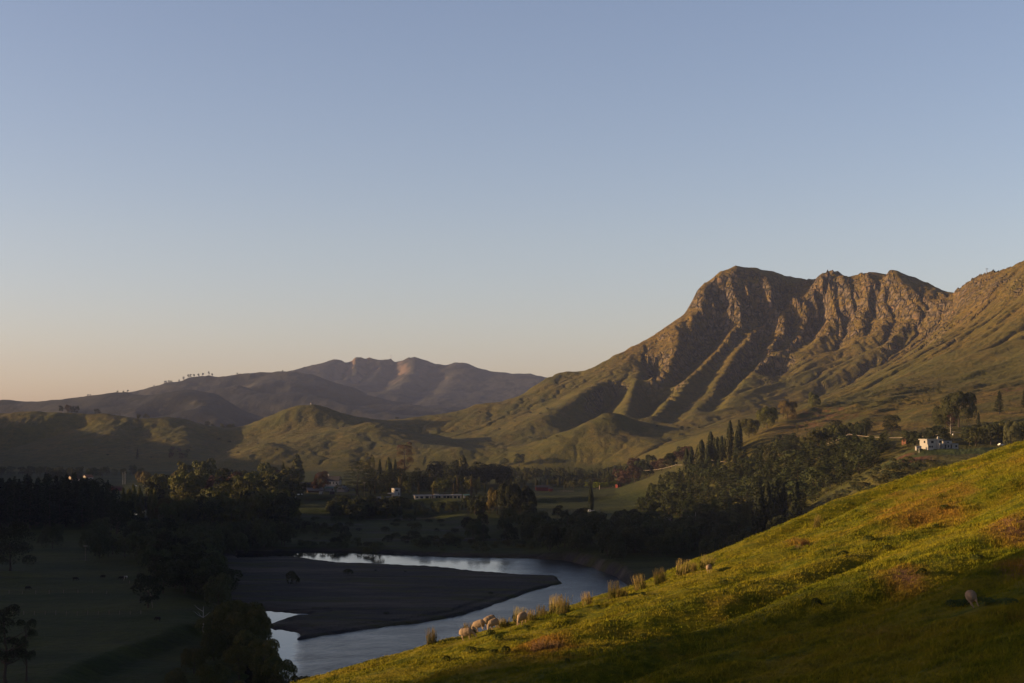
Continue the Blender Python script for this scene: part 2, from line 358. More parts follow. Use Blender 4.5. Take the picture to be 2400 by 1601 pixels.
def eroded(X, Y, Z):
    fx = (X-EX[0])/EC; fy = (Y-EY[0])/EC; ok = (fx >= 0) & (fx < len(EX)-1.01) & (fy >= 0) & (fy < len(EY)-1.01)
    fx = np.clip(fx, 0, len(EX)-1.01); fy = np.clip(fy, 0, len(EY)-1.01); i = fx.astype(int); j = fy.astype(int); a = fx-i; b = fy-j
    d = (ED[j, i]*(1-a)+ED[j, i+1]*a)*(1-b) + (ED[j+1, i]*(1-a)+ED[j+1, i+1]*a)*b
    return Z + np.where(ok, d, 0)
# ------------------------------------------------------------------ build the sheets
US = np.linspace(-0.50, 0.56, 1180)
def rows(a, b, n): return np.exp(np.linspace(math.log(a), math.log(b), n))
D_V = np.concatenate([rows(215, 900, 300)[:-1], rows(900, 1880, 240)])
D_M = np.concatenate([D_V[-1:], rows(1884, 2300, 150), rows(2303, 3080, 330), rows(3086, 3900, 60)])
def sheet(D):
    X = US[None, :]*D[:, None]; Y = np.repeat(D[:, None], len(US), 1)
    Z, m = H_land(X, Y, True)
    Z1 = eroded(X, Y, Z); m['cut'] = np.clip((Z-Z1)/6.0, 0, 1)
    return X, Y, Z1, m
XV, YV, ZV, MV = sheet(D_V)
XM, YM, ZM, MM = sheet(D_M)
DALL = np.concatenate([D_V, D_M[1:]]); ZALL = np.concatenate([ZV, ZM[1:]])
def ground(x, y):
    """height of the land at a point (bilinear on the built sheets)"""
    u = x/max(y, 1e-6)
    i = np.searchsorted(DALL, y)-1; i = min(max(i, 0), len(DALL)-2)
    j = (u-US[0])/(US[1]-US[0]); j = min(max(j, 0), len(US)-1.001); jj = int(j); fj = j-jj
    fi = min(max((y-DALL[i])/(DALL[i+1]-DALL[i]), 0), 1)
    a = ZALL[i, jj]*(1-fj)+ZALL[i, jj+1]*fj; b = ZALL[i+1, jj]*(1-fj)+ZALL[i+1, jj+1]*fj
    return float(a*(1-fi)+b*fi)
def G(px, d):
    x = (px-CX)/F*d; return Vector((x, d, ground(x, d)))
def Pt(px, py, dmin=260.0):
    """first point of the land on the line of sight through a place in the photograph"""
    j = ((px-CX)/F-US[0])/(US[1]-US[0]); jj = int(min(max(j, 0), len(US)-2)); fj = j-jj
    zc = ZALL[:, jj]*(1-fj)+ZALL[:, jj+1]*fj
    zs = -(py-HY)/F*DALL
    ok = np.where((zc >= zs) & (DALL > dmin))[0]
    if len(ok) == 0: return None
    i = ok[0]
    if i == 0 or DALL[i-1] <= dmin: d = DALL[i]
    else:
        a = zs[i-1]-zc[i-1]; b = zc[i]-zs[i]; d = DALL[i-1]+(DALL[i]-DALL[i-1])*a/(a+b+1e-9)
    return G(px, d)
def Pf(px, py, far=False):
    """the same on the foreground hill"""
    d = np.linspace(30, 260, 2301); x = (px-CX)/F*d
    h = H_fore(x, d); ok = np.where(h >= -(py-HY)/F*d)[0]
    if len(ok) == 0:      # just above the brow: take the place where the hill comes nearest to the sight line
        i = int(np.argmin(-(py-HY)/F*d[200:1700]-h[200:1700]))+200
    else: i = ok[0]
    return Vector((float(x[i]), float(d[i]), float(h[i])))
# ------------------------------------------------------------------ node helpers
def mat_new(name, rough=0.9):
    m = bpy.data.materials.new(name); m.use_nodes = True
    nt = m.node_tree; b = nt.nodes['Principled BSDF']; b.inputs['Roughness'].default_value = rough
    b.inputs['Specular IOR Level'].default_value = 0.15
    return m, nt, b
class N:
    """tiny node-graph writer"""
    def __init__(s, nt): s.nt = nt
    def new(s, t, **kw):
        n = s.nt.nodes.new(t)
        for k, v in kw.items(): setattr(n, k, v)
        return n
    def put(s, sock, v):
        if hasattr(v, 'is_linked') or hasattr(v, 'node'): s.nt.links.new(v, sock)
        elif isinstance(v, (tuple, list)) and len(v) == 3 and sock.type == 'RGBA': sock.default_value = (*v, 1)
        else: sock.default_value = v
    def attr(s, name): return s.new('ShaderNodeAttribute', attribute_name=name).outputs['Fac']
    def pos(s): return s.new('ShaderNodeNewGeometry').outputs['Position']
    def obj(s): return s.new('ShaderNodeTexCoord').outputs['Object']
    def rand(s): return s.new('ShaderNodeObjectInfo').outputs['Random']
    def map(s, v, sc, rot=(0, 0, 0)):
        n = s.new('ShaderNodeMapping'); s.put(n.inputs['Vector'], v); n.inputs['Scale'].default_value = sc; n.inputs['Rotation'].default_value = rot
        return n.outputs[0]
    def noise(s, v, scale, detail=4, rough=0.55, dist=0.0):
        n = s.new('ShaderNodeTexNoise'); s.put(n.inputs['Vector'], v)
        n.inputs['Scale'].default_value = scale; n.inputs['Detail'].default_value = detail; n.inputs['Roughness'].default_value = rough; n.inputs['Distortion'].default_value = dist
        return n.outputs['Fac']
    def ramp(s, f, a, b):
        n = s.new('ShaderNodeMapRange', clamp=True); s.put(n.inputs['Value'], f); n.inputs['From Min'].default_value = a; n.inputs['From Max'].default_value = b
        return n.outputs[0]
    def math(s, op, a, b=0.0, clamp=False):
        n = s.new('ShaderNodeMath', operation=op, use_clamp=clamp); s.put(n.inputs[0], a); s.put(n.inputs[1], b); return n.outputs[0]
    def mix(s, f, a, b, mode='MIX'):
        n = s.new('ShaderNodeMix', data_type='RGBA', blend_type=mode); s.put(n.inputs['Factor'], f); s.put(n.inputs['A'], a); s.put(n.inputs['B'], b); return n.outputs['Result']
    def bump(s, h, strength=0.5, dist=1.0):
        n = s.new('ShaderNodeBump'); s.put(n.inputs['Height'], h); n.inputs['Strength'].default_value = strength; n.inputs['Distance'].default_value = dist; return n.outputs[0]

# ------------------------------------------------------------------ materials of the land
def land_material():
    m, nt, b = mat_new('land'); g = N(nt); p = g.pos()
    n1 = g.noise(p, 0.012, 5); n2 = g.noise(p, 0.07, 5, 0.65); n3 = g.noise(p, 0.6, 4, 0.7)
    grass = g.mix(g.ramp(n1, 0.35, 0.65), GRASS1, GRASS2)
    grass = g.mix(g.ramp(n2, 0.42, 0.72), grass, GRASS3)
    grass = g.mix(g.math('MULTIPLY', g.ramp(n3, 0.45, 0.75), 0.55), grass, (0.05, 0.05, 0.018))
    grass = g.mix(g.math('MULTIPLY', g.ramp(g.noise(g.map(p, (0.02, 0.02, 0.55)), 1.0, 4, 0.7), 0.50, 0.68), 0.38), grass, (0.058, 0.052, 0.018))
    grass = g.mix(g.math('MULTIPLY', g.ramp(g.noise(p, 0.20, 3, 0.8), 0.60, 0.66), 0.8), grass, (0.026, 0.028, 0.010))
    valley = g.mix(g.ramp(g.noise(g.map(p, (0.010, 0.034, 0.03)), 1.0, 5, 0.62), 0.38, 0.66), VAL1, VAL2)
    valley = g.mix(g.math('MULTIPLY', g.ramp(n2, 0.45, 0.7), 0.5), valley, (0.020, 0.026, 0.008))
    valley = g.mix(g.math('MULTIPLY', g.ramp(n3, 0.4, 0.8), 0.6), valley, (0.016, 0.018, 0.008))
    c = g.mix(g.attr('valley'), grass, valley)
    brown = g.mix(g.ramp(n2, 0.35, 0.7), (0.215, 0.140, 0.036), (0.080, 0.060, 0.018))
    brown = g.mix(g.ramp(g.noise(p, 0.16, 3, 0.7), 0.52, 0.62), brown, (0.022, 0.022, 0.012))
    c = g.mix(g.math('MULTIPLY', g.attr('brown'), g.ramp(n2, 0.2, 0.55)), c, brown)
    c = g.mix(g.attr('lawn'), c, g.mix(n3, (0.045, 0.065, 0.016), (0.06, 0.08, 0.02)))
    c = g.mix(g.attr('earth'), c, g.mix(g.ramp(n3, 0.35, 0.65), (0.17, 0.075, 0.038), (0.10, 0.055, 0.03)))
    # banded limestone
    st = g.noise(g.map(p, (0.012, 0.012, 0.16)), 1.0, 6, 0.7, 0.4)
    ro = g.mix(g.ramp(st, 0.35, 0.65), (0.080, 0.066, 0.052), (0.205, 0.162, 0.122))
    ro = g.mix(g.math('MULTIPLY', g.ramp(g.noise(p, 0.022, 3), 0.52, 0.64), g.ramp(st, 0.45, 0.6)), ro, (0.24, 0.14, 0.065))
    ro = g.mix(g.ramp(g.noise(p, 0.11, 4, 0.8), 0.50, 0.57), ro, (0.034, 0.032, 0.014))
    vo = g.new('ShaderNodeTexVoronoi', feature='DISTANCE_TO_EDGE'); g.put(vo.inputs['Vector'], g.map(p, (0.075, 0.075, 0.032))); vo.inputs['Scale'].default_value = 1.0
    crack = g.ramp(vo.outputs['Distance'], 0.0, 0.16)
    ro = g.mix(crack, (0.030, 0.026, 0.020), ro)
    c = g.mix(g.math('MULTIPLY', g.attr('rock'), g.ramp(g.noise(p, 0.05, 4, 0.75), 0.38, 0.54)), c, ro)
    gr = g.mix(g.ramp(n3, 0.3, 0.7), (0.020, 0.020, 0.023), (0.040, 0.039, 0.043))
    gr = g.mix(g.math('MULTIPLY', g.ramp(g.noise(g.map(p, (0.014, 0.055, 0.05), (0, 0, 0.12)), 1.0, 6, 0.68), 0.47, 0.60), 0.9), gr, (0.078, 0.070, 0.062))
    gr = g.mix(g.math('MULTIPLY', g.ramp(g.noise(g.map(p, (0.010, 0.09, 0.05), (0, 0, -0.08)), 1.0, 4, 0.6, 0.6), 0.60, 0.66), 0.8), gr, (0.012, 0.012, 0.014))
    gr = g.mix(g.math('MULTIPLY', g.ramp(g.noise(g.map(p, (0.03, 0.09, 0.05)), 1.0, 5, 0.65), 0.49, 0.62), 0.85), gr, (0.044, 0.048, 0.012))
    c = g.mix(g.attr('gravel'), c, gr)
    g.put(b.inputs['Base Color'], c)
    h = g.math('ADD', g.math('MULTIPLY', g.noise(p, 0.35, 5, 0.7), 1.2), g.math('ADD', g.math('MULTIPLY', g.noise(p, 0.05, 4, 0.6), 2.0), g.math('MULTIPLY', g.math('MULTIPLY', g.attr('rock'), crack), 3.5)))
    g.put(b.inputs['Normal'], g.bump(h, 0.75, 1.6))
    return m
GRASS1, GRASS2, GRASS3 = (0.088, 0.088, 0.018), (0.125, 0.105, 0.024), (0.062, 0.070, 0.018)
VAL1, VAL2 = (0.026, 0.042, 0.004), (0.062, 0.072, 0.010)
M_LAND = land_material()

def blob(X, Y, px, py, rx, ry, P=None):
    """soft spot on the land round the place seen at (px, py)"""
    p = P if P is not None else Pt(px, py)
    return np.exp(-(((X-p.x)/rx)**2 + ((Y-p.y)/ry)**2))
def land_sheet(name, X, Y, Z, m):
    V = np.stack([X, Y, Z], -1).reshape(-1, 3)
    me = np_mesh(name, V, grid_faces(*X.shape)); o = link(name, me, M_LAND); tag(o, kind='structure')
    gx = np.gradient(Z, axis=1)/np.gradient(X, axis=1); gy = (np.gradient(Z, axis=0)-gx*np.gradient(X, axis=0))/np.gradient(Y, axis=0)
    slope = np.hypot(gx, gy)
    hi = m['hi']
    rock = sstep(0.75, 1.15, slope + 0.25*fbm(X/40, Y/40, 3, 201))*sstep(15, 120, Z)*sstep(100, 200, X)*sstep(2000, 2300, Y)
    rock = np.maximum(rock, sstep(0.8, 1.1, slope)*sstep(1600, 1800, Y)*sstep(-60, -40, Z)*(np.abs(X-120) < 45))
    for q in [(2340, 660, 18), (2395, 680, 14), (2200, 805, 10), (1800, 893, 14), (2290, 700, 12), (2225, 800, 12)]:
        p = Pt(q[0], q[1])
        rock = np.maximum(rock, np.exp(-(((X-p.x)/q[2])**2+((Y-p.y)/(q[2]*2))**2))*(fbm(X/12, Y/12, 2, 7) > -0.2))
    brown = np.clip(sstep(60, 190, Z + 30*fbm(X/90, Y/90, 3, 202))*sstep(130, 260, X)*(0.95-0.55*m['flank']) + 0.30*m['flank']*sstep(0.0, 0.5, fbm(X/70, Y/120, 3, 203))
                    + 0.9*sstep(0.15, 0.6, ridged(X/48 + 0.3*fbm(X/80, Y/80, 2, 83), Y/190, 3, 82))*m['hill']*0.35, 0, 1)
    brown = np.clip(brown + 0.55*m['cut']*sstep(60, 120, X+0*Y), 0, 1)
    brown = np.clip(brown + 0.8*sstep(1400, 1100, Y)*sstep(900, 1050, Y)*sstep(170, 220, X)*(0.5+fbm(X/30, Y/40, 3, 205)), 0, 1)
    earth = np.zeros_like(X)
    if Y.max() < 2000:
        for px, py, rx, ry in [(2140, 1078, 8, 14), (2155, 1072, 6, 8), (2120, 1068, 5, 8)]: earth = np.maximum(earth, blob(X, Y, px, py, rx, ry))
        for px, py, rx, ry in [(1930, 975, 26, 60), (1960, 962, 14, 40), (1893, 998, 16, 40), (2385, 905, 8, 16), (2370, 915, 7, 14)]: earth = np.maximum(earth, 0.75*blob(X, Y, px, py, rx, ry)*sstep(-0.2, 0.3, fbm(X/9, Y/9, 3, 210)))
    lawn = np.zeros_like(X)
    if Y.max() < 2000:
        lawn = sstep(-0.3, 0.3, 1-((X-240)/40)**2-((Y-772)/26)**2)
    attr(me, 'rock', np.clip(rock, 0, 1)); attr(me, 'brown', brown); attr(me, 'earth', np.clip(earth*1.3, 0, 1)); attr(me, 'lawn', lawn)
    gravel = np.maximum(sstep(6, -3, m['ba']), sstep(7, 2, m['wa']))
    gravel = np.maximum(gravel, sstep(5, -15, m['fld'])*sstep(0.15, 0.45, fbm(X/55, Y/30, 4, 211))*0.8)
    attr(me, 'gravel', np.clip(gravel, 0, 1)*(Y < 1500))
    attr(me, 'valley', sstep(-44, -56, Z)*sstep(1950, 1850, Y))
    return o
land_sheet('valley_ground', XV, YV, ZV, MV)
land_sheet('mountain', XM, YM, ZM, MM)

# ------------------------------------------------------------------ far hills
fp = []
R1 = [(-600, 950, 4600), (-200, 942, 4700), (0, 940, 4800), (27, 938, 4800), (68, 940, 4800), (126, 941, 4800), (153, 935, 4850), (180, 932, 4850), (204, 930, 4850), (252, 929, 4850), (272, 922, 4850), (299, 920, 4850), (323, 926, 4800), (350, 929, 4750), (384, 926, 4650), (449, 914, 4600), (493, 926, 4550), (524, 943, 4500), (578, 974, 4400), (640, 990, 4300)]
R2 = [(486, 919, 5500), (531, 904, 5500), (544, 902, 5500), (606, 916, 5450), (664, 930, 5400), (697, 921, 5400), (732, 926, 5300), (783, 937, 5200), (860, 962, 5000), (950, 985, 4800)]
R3 = [(200, 945, 6300), (313, 919, 6300), (361, 908, 6300), (408, 897, 6300), (442, 884, 6300), (490, 880, 6300), (517, 885, 6300), (558, 878, 6300), (612, 872, 6300), (663, 872.5, 6300), (708, 873.6, 6300), (732, 879, 6300), (790, 900, 6200), (860, 925, 6000), (960, 950, 5800), (1080, 975, 5400)]
R4 = [(640, 900, 8600), (724, 877, 8500), (748, 867, 8450), (768, 845, 8400), (782, 842, 8400), (802, 846, 8420), (836, 837, 8450), (853, 837, 8450), (870, 838.5, 8450), (894, 844.6, 8450), (918, 841, 8450), (959, 838.5, 8400), (972, 838, 8400), (999, 846, 8400), (1040, 855.5, 8400), (1067, 850, 8350), (1098, 853, 8300), (1125, 865, 8250), (1159, 872.5, 8200), (1193, 875, 8150), (1217, 877, 8100), (1234, 875, 8100), (1261, 882, 8050), (1278, 885, 8000), (1340, 905, 7800), (1450, 935, 7500), (1600, 960, 7200)]
for R in (R1, R2, R3, R4): fp += line(R, 60)
for R, back, dz in ((R1, 330, -75), (R2, 350, -80), (R3, 450, -110), (R4, 700, -200)):
    for (px, py, d) in R[::2]:
        x, y, z = W(px, py, d); fp.append((x*1.03, y+back, z+dz))
for s in ([(802, 850, 8350), (780, 880, 8000), (760, 900, 7700)], [(836, 842, 8380), (845, 870, 8100), (812, 900, 7700), (800, 915, 7400)], [(895, 850, 8380), (880, 880, 8050), (868, 905, 7700), (860, 925, 7300)],
          [(972, 845, 8300), (960, 890, 7700), (930, 940, 6900)], [(1067, 855, 8250), (1040, 905, 7500), (1000, 950, 6700)], [(1160, 880, 8000), (1110, 920, 7300), (1060, 960, 6500)],
          [(612, 880, 6200), (590, 905, 5900), (560, 925, 5700)], [(700, 882, 6150), (690, 908, 5800)], [(449, 918, 4500), (470, 950, 4200), (480, 985, 3950)], [(300, 925, 4700), (310, 955, 4400), (330, 980, 4100)], [(150, 940, 4700), (170, 965, 4300)]):
    fp += line(s, 60)
for s, o in (([(820, 850, 8480), (815, 880, 8250), (790, 905, 7900)], 0), ([(868, 848, 8500), (862, 880, 8260), (835, 912, 7800)], 0), ([(930, 850, 8480), (915, 885, 8150), (895, 925, 7500)], 0), ([(1020, 865, 8350), (1000, 910, 7700), (965, 950, 6900)], 0)):
    fp += line(s, 60)
for d in (3500, 3900, 4250):
    for u in np.arange(-0.6, 0.3, 0.06): fp.append((u*d, d, -50+0.01*(d-3500)))
frbf = RBF(fp, 0.0001)
def far_hills():
    U = np.linspace(-0.52, 0.2, 900); D = rows(3500, 9800, 380)
    X = U[None]*D[:, None]; Y = np.repeat(D[:, None], len(U), 1)
    w = 35*fbm(X/260, Y/260, 3, 301)
    Z = frbf(X+w*0.6, Y+w)
    k = sstep(3700, 5500, Y)
    Z = Z + k*(5*ridged(X/170 + 0.3*fbm(X/300, Y/300, 2, 303), Y/600, 4, 302) + 3*fbm(X/60, Y/60, 4, 304))
    me = np_mesh('far_hills', np.stack([X, Y, Z], -1).reshape(-1, 3), grid_faces(*X.shape))
    u = X/Y; px = CX+u*F; py = HY-Z/Y*F
    forest = np.zeros_like(X)
    forest = np.maximum(forest, sstep(5300, 5100, Y)*sstep(210, 260, px)*sstep(660, 560, px))
    forest = np.maximum(forest, sstep(5050, 5200, Y)*sstep(5900, 5700, Y)*sstep(470, 520, px))
    forest = np.maximum(forest, sstep(0.1, 0.5, fbm(X/220, Y/220, 4, 310))*sstep(5600, 5900, Y)*sstep(430, 330, Z)*0.9)
    forest = np.maximum(forest, sstep(390, 420, px)*sstep(520, 500, px)*sstep(6050, 6200, Y)*sstep(6600, 6400, Y))
    attr(me, 'forest', forest*sstep(-0.35, 0.05, fbm(X/35, Y/35, 3, 312)+0.5))
    rock = sstep(0.5, 0.8, np.hypot(np.gradient(Z, axis=1)/np.gradient(X, axis=1), np.gradient(Z, axis=0)/np.gradient(Y, axis=0)))*sstep(7600, 7900, Y)
    attr(me, 'rock', rock)
    m, nt, b = mat_new('far_land'); g = N(nt); p = g.pos()
    c = g.mix(g.ramp(g.noise(p, 0.004, 5), 0.35, 0.65), (0.028, 0.029, 0.022), (0.040, 0.038, 0.026))
    c = g.mix(g.math('MULTIPLY', g.ramp(g.noise(p, 0.03, 4, 0.7), 0.5, 0.7), 0.5), c, (0.04, 0.04, 0.02))
    c = g.mix(g.attr('rock'), c, g.mix(g.noise(p, 0.03, 4), (0.09, 0.062, 0.045), (0.17, 0.12, 0.085)))
    c = g.mix(g.attr('forest'), c, (0.008, 0.010, 0.009))
    g.put(b.inputs['Base Color'], c); g.put(b.inputs['Normal'], g.bump(g.noise(p, 0.06, 4, 0.7), 0.6, 6.0))
    o = link('far_hills', me, m); tag(o, kind='structure')
    return U, D, Z
FU, FD, FZ = far_hills()
def Gfar(px, d):
    j = int(np.argmin(np.abs(FU-(px-CX)/F))); i = int(np.argmin(np.abs(FD-d)))
    return Vector((FU[j]*FD[i], FD[i], float(FZ[i, j])))

# ------------------------------------------------------------------ unseen hills added on the near left, crest shaped to shade the valley
def shade_hills():
    ys = np.array([-700, -8, 8, 17, 26, 40, 68, 180, 828, 893, 1030, 1310, 1610, 1810, 2060, 2650, 3050, 3450, 3900], float)
    zs = np.array([144, 141, 125, 113, 100, 90, 88, 92, 94, 42, 30, 8, 2, 20, 22, 14, 12, 8, 0], float)
    cy, cx, cz = [], [], []
    for yy, zz in zip(np.linspace(-700, 3900, 420), np.interp(np.linspace(-700, 3900, 420), ys, zs)):
        xc = min(-900, -0.45*yy-60)
        cx.append(xc); cy.append(yy + KY*(xc+900)); cz.append(zz + TAN*(-900-xc))
    cx, cy, cz = map(np.array, (cx, cy, cz))
    off = np.concatenate([np.linspace(-900, -20, 40), np.linspace(-12, 12, 9), np.linspace(20, 330, 50)])
    X = cx[:, None]+off[None]; Y = np.repeat(cy[:, None], len(off), 1)
    n = fbm(X/90, Y/90, 4, 401)
    fall = np.where(off > 0, 0.40, 0.16)[None]*np.maximum(np.abs(off)[None]-3, 0)
    Z = np.maximum(cz[:, None]-fall + n*np.minimum(6, 0.15+np.abs(off)[None]*0.05) + 1.0*fbm(Y/11, X/300, 3, 402), -62+0*X)
    me = np_mesh('shade_ridge', np.stack([X, Y, Z], -1).reshape(-1, 3), grid_faces(*X.shape))
    for k, v in (('rock', 0), ('brown', 0.2), ('earth', 0), ('lawn', 0), ('gravel', 0), ('valley', 0)): attr(me, k, np.full(X.size, v))
    tag(link('shade_ridge', me, M_LAND), kind='structure')
shade_hills()
def plain():
    x = np.linspace(-9000, 9000, 60); y = np.linspace(-4000, 11500, 60)
    X, Y = np.meshgrid(x, y); Z = np.full_like(X, -70.0)
    me = np_mesh('plain', np.stack([X, Y, Z], -1).reshape(-1, 3), grid_faces(*X.shape))
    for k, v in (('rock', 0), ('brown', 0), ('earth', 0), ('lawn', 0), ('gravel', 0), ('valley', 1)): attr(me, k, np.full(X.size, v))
    tag(link('plain', me, M_LAND), kind='structure')
plain()

# ------------------------------------------------------------------ river
def river():
    m, nt, b = mat_new('river_water', 0.04); g = N(nt); p = g.pos()
    b.inputs['Base Color'].default_value = (0.012, 0.015, 0.018, 1); b.inputs['IOR'].default_value = 1.33; b.inputs['Specular IOR Level'].default_value = 0.5
    r = g.math('ADD', g.noise(g.map(p, (1.0, 0.55, 1.0), (0, 0, 0.25)), 0.42, 3, 0.6), g.math('MULTIPLY', g.noise(g.map(p, (1.0, 0.6, 1), (0, 0, 0.3)), 1.7, 3, 0.6), 0.45))
    calm = g.attr('ruffle')
    bn = g.new('ShaderNodeBump'); bn.inputs['Distance'].default_value = 0.5
    g.put(bn.inputs['Height'], r); g.put(bn.inputs['Strength'], calm); g.put(b.inputs['Roughness'], g.math('ADD', 0.03, g.math('MULTIPLY', calm, 0.16))); g.put(b.inputs['Normal'], bn.outputs[0])
    d = rows(215, 1260, 200); u = np.linspace(-0.40, 0.25, 200)
    X = u[None]*d[:, None]; Y = np.repeat(d[:, None], len(u), 1)
    me = np_mesh('river', np.stack([X, Y, np.full_like(X, WZ)], -1).reshape(-1, 3), grid_faces(*X.shape))
    px = CX+u[None]*F+0*X; py = HY-WZ/Y*F
    lane = sstep(1318, 1308, py)*sstep(900, 1050, px)*0.5 + sstep(1150, 1280, px)*sstep(1306, 1314, py)*1.0
    front = sstep(1395, 1430, py+0.05*(1300-px))*sstep(680, 720, px+0.9*(1510-py)*0)*0.95
    pond = sstep(705, 685, px)*sstep(1515, 1500, py)
    ruf = np.clip(0.05 + lane + front, 0, 1)*(1-pond)*(0.75+0.5*np.clip(fbm(X/22, Y/14, 3, 500), -0.6, 0.6)) + 0.004
    ruf = np.where(pond > 0.5, 0.003, ruf)
    attr(me, 'ruffle', np.clip(ruf, 0.003, 1)*1.5)
    tag(link('river', me, m), kind='structure')
river()

# ------------------------------------------------------------------ foreground hill
def dryness(X, Y):
    d = 0.42*fbm((X+0.3*Y)/13, (Y-0.2*X)/19, 4, 601) + 0.35*fbm(X/3.1, Y/3.1, 3, 602)
    for px, py, r, s in [(2150, 1190, 4.0, 0.6), (2215, 1165, 3.5, .45), (2060, 1215, 4, .35), (2370, 1240, 1.5, 0.7), (2340, 1255, 1.8, .4), (2130, 1350, 1.8, 0.6), (2220, 1310, 2.2, .4), (2230, 1110, 6, .4), (1275, 1515, 1.7, 1.1),
                         (2100, 1380, 2.0, .7), (1870, 1275, 1.2, 1.0), (1700, 1420, 2.2, .5), (2050, 1480, 2, .5), (1900, 1290, 3, .35), (2392, 1325, 1.2, 1)]:
        p = Pf(px, py); d = d + s*np.exp(-(((X-p.x)/r)**2+((Y-p.y)/(r*2.2))**2))
    return np.clip(d*0.62+0.2, 0, 1)
def ground_cover(g, p, dry):
    """colour of pasture: green, yellow-green and dead straw mixed in patches"""
    n1 = g.noise(p, 0.11, 5, 0.6); n2 = g.noise(p, 0.9, 4, 0.7); n3 = g.noise(p, 4.0, 3, 0.7)
    c = g.mix(g.ramp(n1, 0.35, 0.65), FG1, FG2)
    c = g.mix(g.math('MULTIPLY', g.ramp(n2, 0.40, 0.70), 0.7), c, FG3)
    c = g.mix(g.math('MULTIPLY', g.ramp(n2, 0.52, 0.36), 0.55), c, (0.030, 0.050, 0.006))
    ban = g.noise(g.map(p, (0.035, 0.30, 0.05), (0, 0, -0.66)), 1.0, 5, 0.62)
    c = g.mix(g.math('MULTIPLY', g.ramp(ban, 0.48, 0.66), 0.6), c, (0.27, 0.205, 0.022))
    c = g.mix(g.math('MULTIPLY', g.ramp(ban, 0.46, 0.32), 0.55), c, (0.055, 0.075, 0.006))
    st = g.mix(g.ramp(n3, 0.3, 0.7), (0.29, 0.15, 0.028), (0.21, 0.13, 0.026))
    c = g.mix(g.ramp(dry, 0.42, 0.95), c, st)
    return g.mix(g.math('MULTIPLY', g.ramp(n3, 0.5, 0.8), 0.5), c, (0.035, 0.04, 0.006))
FG1, FG2, FG3 = (0.130, 0.155, 0.006), (0.175, 0.168, 0.009), (0.235, 0.195, 0.014)
def fore_hill():
    x = np.linspace(-120, 175, 620); y = np.linspace(-60, 255, 640)
    X, Y = np.meshgrid(x, y); Z = H_fore(X, Y)
    me = np_mesh('foreground_hill', np.stack([X, Y, Z], -1).reshape(-1, 3), grid_faces(*X.shape))
    attr(me, 'dry', dryness(X, Y))
    bare = np.zeros_like(X)
    for px, py, r in [(2388, 1235, 1.1), (2398, 1325, 1.0), (2125, 1352, 0.6), (1872, 1278, .35)]:
        p = Pf(px, py); bare = np.maximum(bare, np.exp(-(((X-p.x)/r)**2+((Y-p.y)/(r*2.0))**2)))
    attr(me, 'bare', np.clip(bare*1.4, 0, 1))
    m, nt, b = mat_new('pasture', 0.95); g = N(nt); p = g.pos()
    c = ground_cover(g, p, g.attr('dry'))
    c = g.mix(g.attr('bare'), c, g.mix(g.noise(p, 3.0, 4), (0.30, 0.17, 0.10), (0.20, 0.11, 0.07)))
    g.put(b.inputs['Base Color'], c)
    g.put(b.inputs['Normal'], g.bump(g.noise(p, 3.5, 5, 0.75), 0.8, 0.25))
    tag(link('foreground_hill', me, m), kind='structure')
fore_hill()


# ------------------------------------------------------------------ haze, sky, sun, camera
def haze():
    x0, x1, y0, y1, z0, z1 = -6500, 6500, -3000, 11000, -71.5, 520
    bm = bmesh.new(); bmesh.ops.create_cube(bm, size=1.0)
    for v in bm.verts: v.co = Vector((x0 if v.co.x < 0 else x1, y0 if v.co.y < 0 else y1, z0 if v.co.z < 0 else z1))
    me = bpy.data.meshes.new('haze'); bm.to_mesh(me); bm.free()
    m = bpy.data.materials.new('haze'); m.use_nodes = True; nt = m.node_tree; nt.nodes.clear()
    o = nt.nodes.new('ShaderNodeOutputMaterial'); v = nt.nodes.new('ShaderNodeVolumePrincipled')
    v.inputs['Color'].default_value = HAZE_COL; v.inputs['Density'].default_value = HAZE_D; v.inputs['Anisotropy'].default_value = 0.0
    nt.links.new(v.outputs[0], o.inputs['Volume'])
    tag(link('haze', me, m), kind='stuff')
HAZE_COL = (0.46, 0.58, 1.0, 1); HAZE_D = 3.5e-5
haze()
SUN_DIR = Vector((-math.sin(SUN_AZ)*math.cos(SUN_EL), math.cos(SUN_AZ)*math.cos(SUN_EL), math.sin(SUN_EL)))
